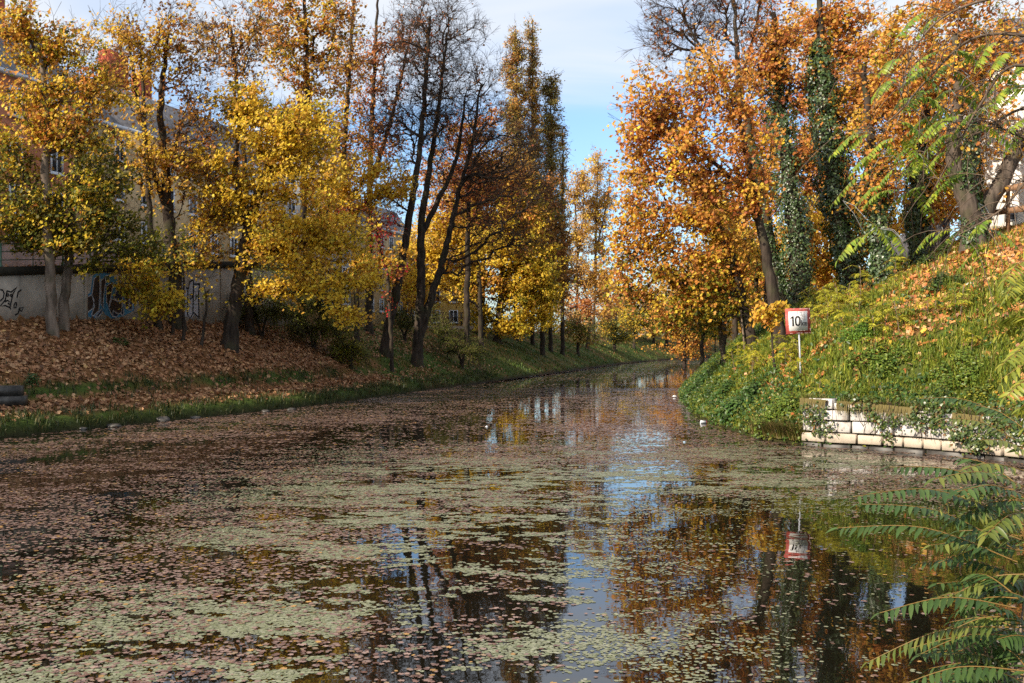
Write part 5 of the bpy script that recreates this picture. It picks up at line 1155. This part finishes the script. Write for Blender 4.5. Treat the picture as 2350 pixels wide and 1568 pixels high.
def fern_plants():
    rng = np.random.default_rng(404); protos = []
    for v in range(4):
        h = (.75, .95, .6, 1.1)[v]; t = thing('sumac_seedling', 'yellow green feathery seedling among the fallen leaves on the sunny bank', 'plant', (0, 0, 0), 'feathery yellow green seedlings on the sunny bank')
        sm = MB(); lm = MB(); lean = rng.normal(0, .12, 2)
        st = [np.array((0, 0, -.1)), np.array((lean[0] * .5, lean[1] * .5, h * .5)), np.array((lean[0], lean[1], h))]; sm.tube(smooth3(np.array(st)), .011, 5)
        for k in range((9, 11, 8, 12)[v]):
            f = rng.uniform(.35, 1); b = st[0] * 0 + np.array((lean[0] * f, lean[1] * f, h * f)); a = k * 2.4 + rng.normal(0, .2); d_ = np.array((math.cos(a), math.sin(a), 0)); l = rng.uniform(.4, .65)
            P = [b, b + d_ * l * .5 + (0, 0, l * .22), b + d_ * l + (0, 0, -l * .02)]
            ca, cb = [((.36, .36, .025), (.52, .44, .03)), ((.26, .30, .022), (.46, .42, .03))][v % 2]
            Q = frond(lm, P, ca, cb, rng, 8, .13, .27, droop=.25); rachis(lm, Q, .006, (.3, .2, .06))
        sm.build('stem', M_TWIGP, t); lm.build('foliage', M_FROND, t); protos.append(t)
    spots = []
    for _ in range(34): spots.append((rng.normal(1935, 62), rng.normal(722, 30)))
    for _ in range(9): spots.append((rng.normal(1885, 18), rng.normal(715, 24)))
    for _ in range(12): spots.append((rng.normal(1700, 34), rng.normal(838, 20)))
    for _ in range(8): spots.append((rng.normal(1800, 40), rng.normal(835, 22)))
    for _ in range(8): spots.append((rng.uniform(2000, 2250), rng.normal(760, 40)))
    spots += [(1880, 925), (1660, 880), (2030, 690), (2060, 660)]
    n = 0
    for x, y in spots:
        g = ground(x, y)
        if g is None or g[1] > 70: continue
        o = protos[n % 4] if n < 4 else copy_tree(protos[n % 4]); n += 1
        s = rng.uniform(.75, 1.25); o.location = tuple(g); o.rotation_euler = (0, 0, rng.uniform(0, 6.28)); o.scale = (s, s, s)
fern_plants()

def broad_bushes():
    # leafy green bushes: nettles at the shore, dark shrubs and broad leaved weeds on the sunny bank
    rng = np.random.default_rng(505)
    def bush(name, lab, px, py, w, h, num, ls, pal, grp=None, tm=OVAL, lumps=7):
        g = ground(px, py)
        if g is None: return
        t = thing(name, lab, 'plant', g, grp); s = 1 / ppm(g[1]); W, H = w * s, h * s; lm = MB(); sm = MB()
        cs = []
        for k in range(lumps):
            a = rng.uniform(0, 6.28); r = rng.uniform(0, .8) ** .6; c = np.array((math.cos(a) * r * W, math.sin(a) * r * W * .7, 0)); zt = terrain(g[0] + c[0], g[1] + c[1])[0] - g[2]; cs.append((c, zt)); 
            top = g + c + (0, 0, zt + H * rng.uniform(.6, 1)); sm.tube([g + c * .4 + (0, 0, zt * .4 - .05), (g + c * .8 + top) / 2, top], .012, 4)
        k = rng.integers(0, lumps, num); C0 = np.array([c for c, _ in cs])[k]; Z0 = np.array([z for _, z in cs])[k]
        v = rng.normal(0, 1, (num, 3)); v /= np.linalg.norm(v, axis=1)[:, None]; v *= rng.uniform(.35, 1, (num, 1)) ** .5; v[:, 2] = np.abs(v[:, 2])
        C = g + C0 + v * np.array((W * .5, W * .4, H)) + np.stack((0 * Z0, 0 * Z0, Z0), 1)
        pc = np.array(pal)[rng.integers(0, len(pal), num)] * rng.uniform(.7, 1.3, (num, 1))
        add_leaves(lm, C, v * .5 + rng.normal(0, .35, (num, 3)) + (-.2, -.2, .6), ls * rng.uniform(.6, 1.3, num), pc, tm, rng)
        sm.build('stems', M_TWIG, t); lm.build('foliage', M_FROND, t)
    GN = [(.04, .10, .022), (.06, .13, .028), (.085, .15, .03), (.05, .085, .02)]; GL = [(.12, .18, .025), (.18, .22, .03), (.09, .15, .02)]; GD = [(.03, .06, .014), (.05, .08, .016), (.07, .10, .02)]
    N = 'nettle bushes along the sunny shore'
    bush('nettle_bush', 'dark green broad leaved bush at the water left of the stone wall', 1700, 945, 46, 46, 1500, .17, GN)
    bush('nettle_bush', 'dense green bush over the water, farthest tip of the headland', 1600, 905, 36, 34, 1200, .14, GN)
    bush('nettle_bush', 'bluish green bush between the two shore bushes', 1655, 925, 34, 36, 1000, .15, GN)
    bush('leafy_bush', 'yellow green bush overhanging the water beside the stone wall edge', 1795, 965, 56, 50, 1900, .10, GL)
    bush('leafy_bush', 'ivy green bush spilling over the corner of the stone wall', 1868, 985, 24, 50, 700, .11, GN)
    bush('leafy_bush', 'light green bush in the grass above the stone wall', 2010, 850, 70, 40, 2000, .10, GL)
    bush('leafy_bush', 'fresh green shrub between the feathery seedlings and the grass', 1990, 770, 60, 36, 1600, .10, [(.10, .20, .02), (.14, .22, .022), (.08, .15, .018)])
    bush('dark_shrub', 'dark leaved shrub alone on the orange leaf slope', 2165, 660, 46, 30, 900, .12, GD)
    bush('dark_shrub', 'small dark sprig on the leaf slope near the ivy trunks', 2070, 625, 16, 16, 220, .12, GD)
    bush('dark_shrub', 'dark creeper bush beneath the slat fence', 2155, 600, 40, 32, 800, .12, GD)
    bush('leafy_bush', 'green bush at the foot of the slat fence between ivy trunks', 2068, 612, 26, 30, 700, .11, GL)
    bush('leafy_bush', 'shaded green bush between the dark maple trunks on the sunny side', 1745, 770, 26, 20, 700, .12, [(.06, .15, .015), (.09, .18, .02)])
    bush('leafy_bush', 'bright green bush by the thick ivy trunk foot', 1885, 690, 30, 20, 700, .12, [(.08, .17, .016), (.12, .2, .02)])
    bush('leafy_bush', 'tall grassy bush on the slope right of the stone wall top', 2200, 880, 60, 44, 1700, .10, GL)
    bush('leafy_bush', 'ochre green bush with yellow tips over the right part of the stone wall', 2250, 925, 40, 40, 1100, .10, [(.13, .17, .025), (.26, .25, .03), (.08, .12, .02)])
    bush('ivy_bush', 'leafy ivy bush growing out of the stone wall foot', 2148, 1045, 34, 60, 1500, .095, [(.05, .09, .018), (.09, .13, .022), (.14, .16, .03)], lumps=5)
    bush('weed_plant', 'small pale green weed on the shaded ledge', 70, 880, 20, 26, 260, .10, [(.06, .12, .03), (.08, .14, .04)])
    bush('weed_plant', 'tuft of low green weed in the brown leaves', 275, 790, 18, 14, 220, .11, [(.05, .085, .014), (.07, .10, .018)])
broad_bushes()

def ailanthus_foreground():
    rng = np.random.default_rng(606)
    g0 = np.array((4.35, 6.1, float(terrain(4.35, 6.1)[0])))
    t = thing('ailanthus_shrub', 'close green shrub with long feathery fronds reaching in over the water', 'shrub', g0)
    D = 6.0
    stems = [[(2390, 1700), (2370, 1450), (2375, 1250), (2368, 1050), (2362, 960)], [(2440, 1700), (2420, 1400), (2395, 1200), (2370, 1000)], [(2350, 1750), (2330, 1560), (2345, 1430), (2352, 1330)]]
    for k, s in enumerate(stems):
        P = [g0 + np.array((.1 * k, .1 * k, -.1))] + [at(x, y, D + .15 * k) for x, y in s]; mb = MB(); mb.tube(smooth3(np.array(P)), np.linspace(.016, .005, len(smooth3(np.array(P)))), 7); mb.build('stem', M_TWIGP, t, True)
    fr = [((2345, 1150), (2042, 1072), 0), ((2320, 1190), (1958, 1140), -.3), ((2330, 1262), (1978, 1157), .1), ((2335, 1290), (1923, 1212), -.2), ((2340, 1322), (2110, 1292), .2), ((2330, 1395), (2019, 1407), -.4), ((2338, 1440), (1991, 1520), -.3), ((2345, 1480), (2083, 1490), .2), ((2350, 1540), (2050, 1580), -.5),
          ((2345, 1226), (2215, 1180), .3), ((2313, 957), (2108, 915), 2.2), ((2330, 1010), (2170, 960), 2.0), ((2345, 1120), (2200, 1050), .8), ((2350, 1080), (2180, 1090), .6), ((2360, 1380), (2150, 1340), .3), ((2350, 1430), (2180, 1440), .5), ((2360, 1560), (2180, 1500), .2), ((2370, 1600), (2120, 1620), .1), ((2370, 1500), (2240, 1540), .6), ((2370, 1340), (2230, 1400), .5), ((2365, 1270), (2200, 1250), .6), ((2370, 1180), (2260, 1230), -.2), ((2360, 1040), (2250, 1010), .8), ((2345, 980), (2240, 930), 1.2), ((2370, 1460), (2270, 1390), -.2), ((2375, 1560), (2290, 1480), -.3)]
    for _ in range(40):
        b = (rng.uniform(2320, 2400), rng.uniform(1120, 1600)); fr.append((b, (b[0] - rng.uniform(90, 230), b[1] + rng.uniform(-45, 50)), rng.uniform(-.4, 1.0)))
    for k, (b, e, dz) in enumerate(fr):
        B, E = at(*b, D + dz), at(*e, D + dz + rng.normal(0, .25)); L = np.linalg.norm(E - B); M = (B + E) / 2 + np.array((0, 0, .10 * L))
        yel = rng.uniform(0, 1); ca, cb = ((.045, .09, .024), (.075, .125, .03)) if yel < .72 else ((.09, .13, .028), (.20, .21, .04))
        mb = MB(); Q = frond(mb, [B, M, E], ca, cb, rng, max(9, int(L / .043)), .115, .28, droop=.42); rachis(mb, Q, .0045, (.28, .17, .05)); mb.build('frond', M_FROND, t)
    # taller sapling by the right frame edge
    g0 = np.array((5.55, 9.6, float(terrain(5.9, 9.4)[0])))
    t = thing('ailanthus_sapling', 'tall yellow green sapling with drooping fronds before the grassy bank', 'sapling', g0); D = 9.3
    P = [g0 - (0, 0, .2), at(2470, 1150, D), at(2440, 900, D), at(2400, 700, D), at(2370, 600, D)]; mb = MB(); mb.tube(smooth3(np.array(P)), .022, 7); mb.build('stem', M_TWIGP, t, True)
    for k in range(22):
        y = 610 + k * 18 + rng.normal(0, 8); x0 = np.interp(y, [600, 700, 900, 1150], [2370, 2400, 2440, 2470]); l = rng.uniform(85, 150) if y > 640 else 70
        b, e = (x0, y), (x0 - l, y + rng.uniform(-10, 62)); B, E = at(*b, D + rng.normal(0, .3)), at(*e, D + rng.normal(0, .5)); M = (B + E) / 2 + np.array((0, 0, .10))
        mb = MB(); Q = frond(mb, [B, M, E], (.16, .20, .025), (.36, .34, .035), rng, max(6, int(np.linalg.norm(E - B) / .065)), .14, .28, droop=.5); rachis(mb, Q, .005, (.35, .22, .06)); mb.build('frond', M_FROND, t)
ailanthus_foreground()

M_TWIGB = mat('brown_twig_bark', (.11, .08, .058), .9, .1, 2.0, .6)
def ailanthus_tree():
    # grown tree standing on the bank just beyond the right frame edge, its limbs hanging bare twigs and green fronds into view
    rng = np.random.default_rng(707); d = 23.; g0 = np.array((16.9, 22.5, float(terrain(16.9, 22.5)[0])))
    t = thing('ailanthus_tree', 'tree with hanging bare twigs and long lime green fronds before the orange maples', 'tree', g0)
    mb = MB(); tr = smooth3(np.array([g0 - (0, 0, .3), g0 + (-.1, 0, 3), g0 + (-.4, .1, 6.0), g0 + (-.3, .3, 9.5), g0 + (-.6, .3, 12.5)])); mb.tube(tr, np.linspace(.24, .08, len(tr)), 10, .05, rng); mb.build('trunk', M_BARKG, t, True)
    limbs = [[(2500, 130), (2350, 82), (2230, 90), (2140, 170), (2060, 260), (2010, 300)], [(2500, 330), (2360, 250), (2260, 300), (2170, 330), (2090, 400), (2030, 395)], [(2480, 20), (2330, -10), (2180, 30), (2100, 110), (2070, 200)], [(2480, 380), (2380, 330), (2310, 300), (2280, 280)], [(2500, 200), (2330, 150), (2250, 240), (2200, 330), (2140, 440)], [(2490, 440), (2380, 400), (2300, 480), (2200, 540)]]
    mb = MB(); tips = []
    for l in limbs:
        dd = d + rng.normal(0, .8); P = smooth3(np.array([at(x, y, dd) for x, y in l])); P[0] = tr[np.argmin(np.linalg.norm(tr - P[0], axis=1))]; mb.tube(P, np.linspace(.045, .010, len(P)), 6)
        for k in range(26):
            i = rng.integers(5, len(P)); a = P[i]; q = [a]; v = np.array((rng.normal(-.15, .5), rng.normal(0, .5), rng.uniform(-.2, .5)))
            for j in range(7):
                q.append(q[-1] + v * .33); v = v * .92 + np.array((rng.normal(0, .12), rng.normal(0, .12), -.22))
            mb.tube(q, np.linspace(.011, .006, len(q)), 4); tips.append(q[-1] if rng.uniform() < .5 else q[4])
    mb.build('branches', M_TWIGB, t)
    fp = [(2030, 215), (2060, 195), (2110, 190), (2150, 195), (2090, 240), (2130, 235), (1960, 330), (1985, 350), (2010, 380), (1975, 420), (2030, 350), (2080, 300), (2150, 285), (1960, 540), (1990, 560), (2120, 300), (2090, 350), (2150, 300), (2180, 300), (2100, 410), (2040, 410), (2000, 460), (2110, 460), (2160, 340), (2200, 320), (2060, 465), (2320, 235), (2300, 205), (2330, 180), (2310, 300), (2335, 330), (2290, 250), (2100, 60), (2170, 560), (2195, 585), (2230, 560), (2250, 540), (2130, 150), (2260, 130), (2240, 205), (2190, 430), (2150, 380)]; fp = fp + [(x + rng.normal(0, 28), y + rng.normal(0, 24)) for x, y in fp]
    # (root point of each frond; it hangs outwards and down from there)
    T_ = np.array(tips)
    for k, (x, y) in enumerate(fp):
        a = at(x + 30, y - 35, d + rng.normal(0, .6)); j = np.argmin(np.linalg.norm(T_ - a, axis=1))
        l = rng.uniform(.75, 1.1); s = -1 if rng.uniform() < .75 else 1; e = a + np.array((s * l * rng.uniform(.55, .85), rng.normal(0, .25), -l * rng.uniform(.35, .75))); M = (a + e) / 2 + np.array((0, 0, .13))
        m2 = MB(); Q = frond(m2, [a, M, e], (.11, .20, .022), (.33, .36, .03), rng, 10, .23, .32, droop=.4); rachis(m2, Q, .007, (.3, .2, .06))
        m2.tube([T_[j], (T_[j] + a) / 2 + (0, 0, .1), a], .007, 4)
        m2.build('frond', M_FROND, t)
ailanthus_tree()

def small_things():
    rng = np.random.default_rng(808)
    # rocks at the foot of the shaded bank and by the headland
    def rock(lab, px, py, w, h, grp=None):
        d = 3.5 * F / (py - CY); s = 1 / ppm(d); c = at(px, py, d); mb = MB()
        nu, nv = 12, 7; V = []
        for i in range(nv + 1):
            th = math.pi * i / nv
            for j in range(nu):
                ph = 2 * math.pi * j / nu; r = 1 + .22 * math.sin(3 * ph + px) * math.sin(2 * th + py) + rng.normal(0, .06)
                V.append((math.sin(th) * math.cos(ph) * r * w * s / 2, math.sin(th) * math.sin(ph) * r * w * s * .4, math.cos(th) * r * h * s * .75 + h * s * .2))
        Q = [(i * nu + j, (i + 1) * nu + j, (i + 1) * nu + (j + 1) % nu, i * nu + (j + 1) % nu) for i in range(nv) for j in range(nu)]
        mb.add(np.array(V) + c, Q); o = mb.build('rock', M_WETST, origin=c); tag(o, lab, 'rock', grp)
    rock('grey rock at the shaded shore, the roundest of the line', 38, 994, 46, 26)
    G = 'dark wet stones under the grass fringe'
    for x, y, w, h in ((190, 986, 18, 6), (262, 980, 34, 8), (372, 968, 36, 12), (448, 961, 24, 7), (610, 946, 20, 6), (668, 941, 20, 5)): rock('dark wet stone under the grass fringe of the shaded bank', x, y, w, h, G)
    rock('pale rock standing in the shallow water left of the stone wall', 1800, 1003, 34, 20); rock('upright rock in the dry grass at the headland', 1783, 996, 20, 24)
    # concrete block at the left shore
    mb = MB(); a = at(-40, 932, 39.2); mb.obox(a, (1.5, .3, 0), (-.3, .9, 0), (0, 0, .36)); mb.obox(a + np.array((-.1, .12, .365)), (1.42, .3, 0), (-.3, .85, 0), (0, 0, .4)); o = mb.build('concrete_block', M_WETST, origin=a); tag(o, 'dark weathered concrete block at the shaded water edge', 'block')
    # a leaning stake
    g = ground(1711, 815); t = thing('wooden_stake', 'thin bare pole leaning beside the slim grey trunk', 'stake', g); mb = MB(); mb.tube([g - (0, 0, .2), at(1706, 770, g[1]), at(1700, 712, g[1])], [.05, .045, .03], 7); mb.build('pole', M_TWIGP, t)
    # litter
    m_cup = mat('white_plastic', (.75, .76, .78), .4, .5); m_blue = mat('pale_blue_foil', (.35, .5, .65), .4, .5); m_red = mat('red_lid', (.4, .03, .05), .4, .4)
    def afloat(px, py, z=0): d = CAMZ * F / (py - CY); c = at(px, py, d); c[2] = z; return c
    c = afloat(1615, 972); t = thing('plastic_cup', 'white plastic cup lying on the water by the headland bushes', 'cup', c)
    mb = MB(); mb.tube([c + (-.14, 0, .06), c + (.10, 0, .05)], [.085, .065], 14); mb.build('cup', m_cup, t); mb = MB(); mb.tube([c + (.10, 0, .05), c + (.12, 0, .05)], [.07, .07], 14); mb.build('lid', m_red, t)
    c = afloat(1663, 975); t = thing('plastic_bottle', 'pale blue can floating by the shore right of the white cup', 'can', c); mb = MB(); mb.tube([c + (-.13, 0, .03), c + (-.12, 0, .03), c + (.12, .02, .03), c + (.13, .02, .03)], [.03, .05, .05, .03], 12); mb.build('can', m_blue, t)
    def crumple(name, lab, cat, c, w, m):
        mb = MB(); nu, nv = 12, 7; V = []
        for i in range(nv + 1):
            th = math.pi * i / nv
            for j in range(nu):
                ph = 2 * math.pi * j / nu; r = 1 + rng.normal(0, .16); V.append((math.sin(th) * math.cos(ph) * r * w, math.sin(th) * math.sin(ph) * r * w * .7, math.cos(th) * r * w * .45 + w * .2))
        mb.add(np.array(V) + c, [(i * nu + j, (i + 1) * nu + j, (i + 1) * nu + (j + 1) % nu, i * nu + (j + 1) % nu) for i in range(nv) for j in range(nu)]); o = mb.build(name, m, origin=c); tag(o, lab, cat)
    crumple('plastic_bag', 'crumpled white plastic bag on the orange leaf slope', 'bag', ground(2229, 658), .24, m_cup)
    crumple('foam_lump', 'white foam lump afloat off the tip of the headland', 'litter', afloat(1548, 912, .03), .13, m_cup)
    crumple('foil_scrap', 'pale blue scrap floating in the open water', 'litter', afloat(1571, 1016, .005), .055, m_blue)
    crumple('paper_scrap', 'white paper scrap on the shaded water', 'litter', afloat(1117, 980, .005), .06, m_cup)
small_things()
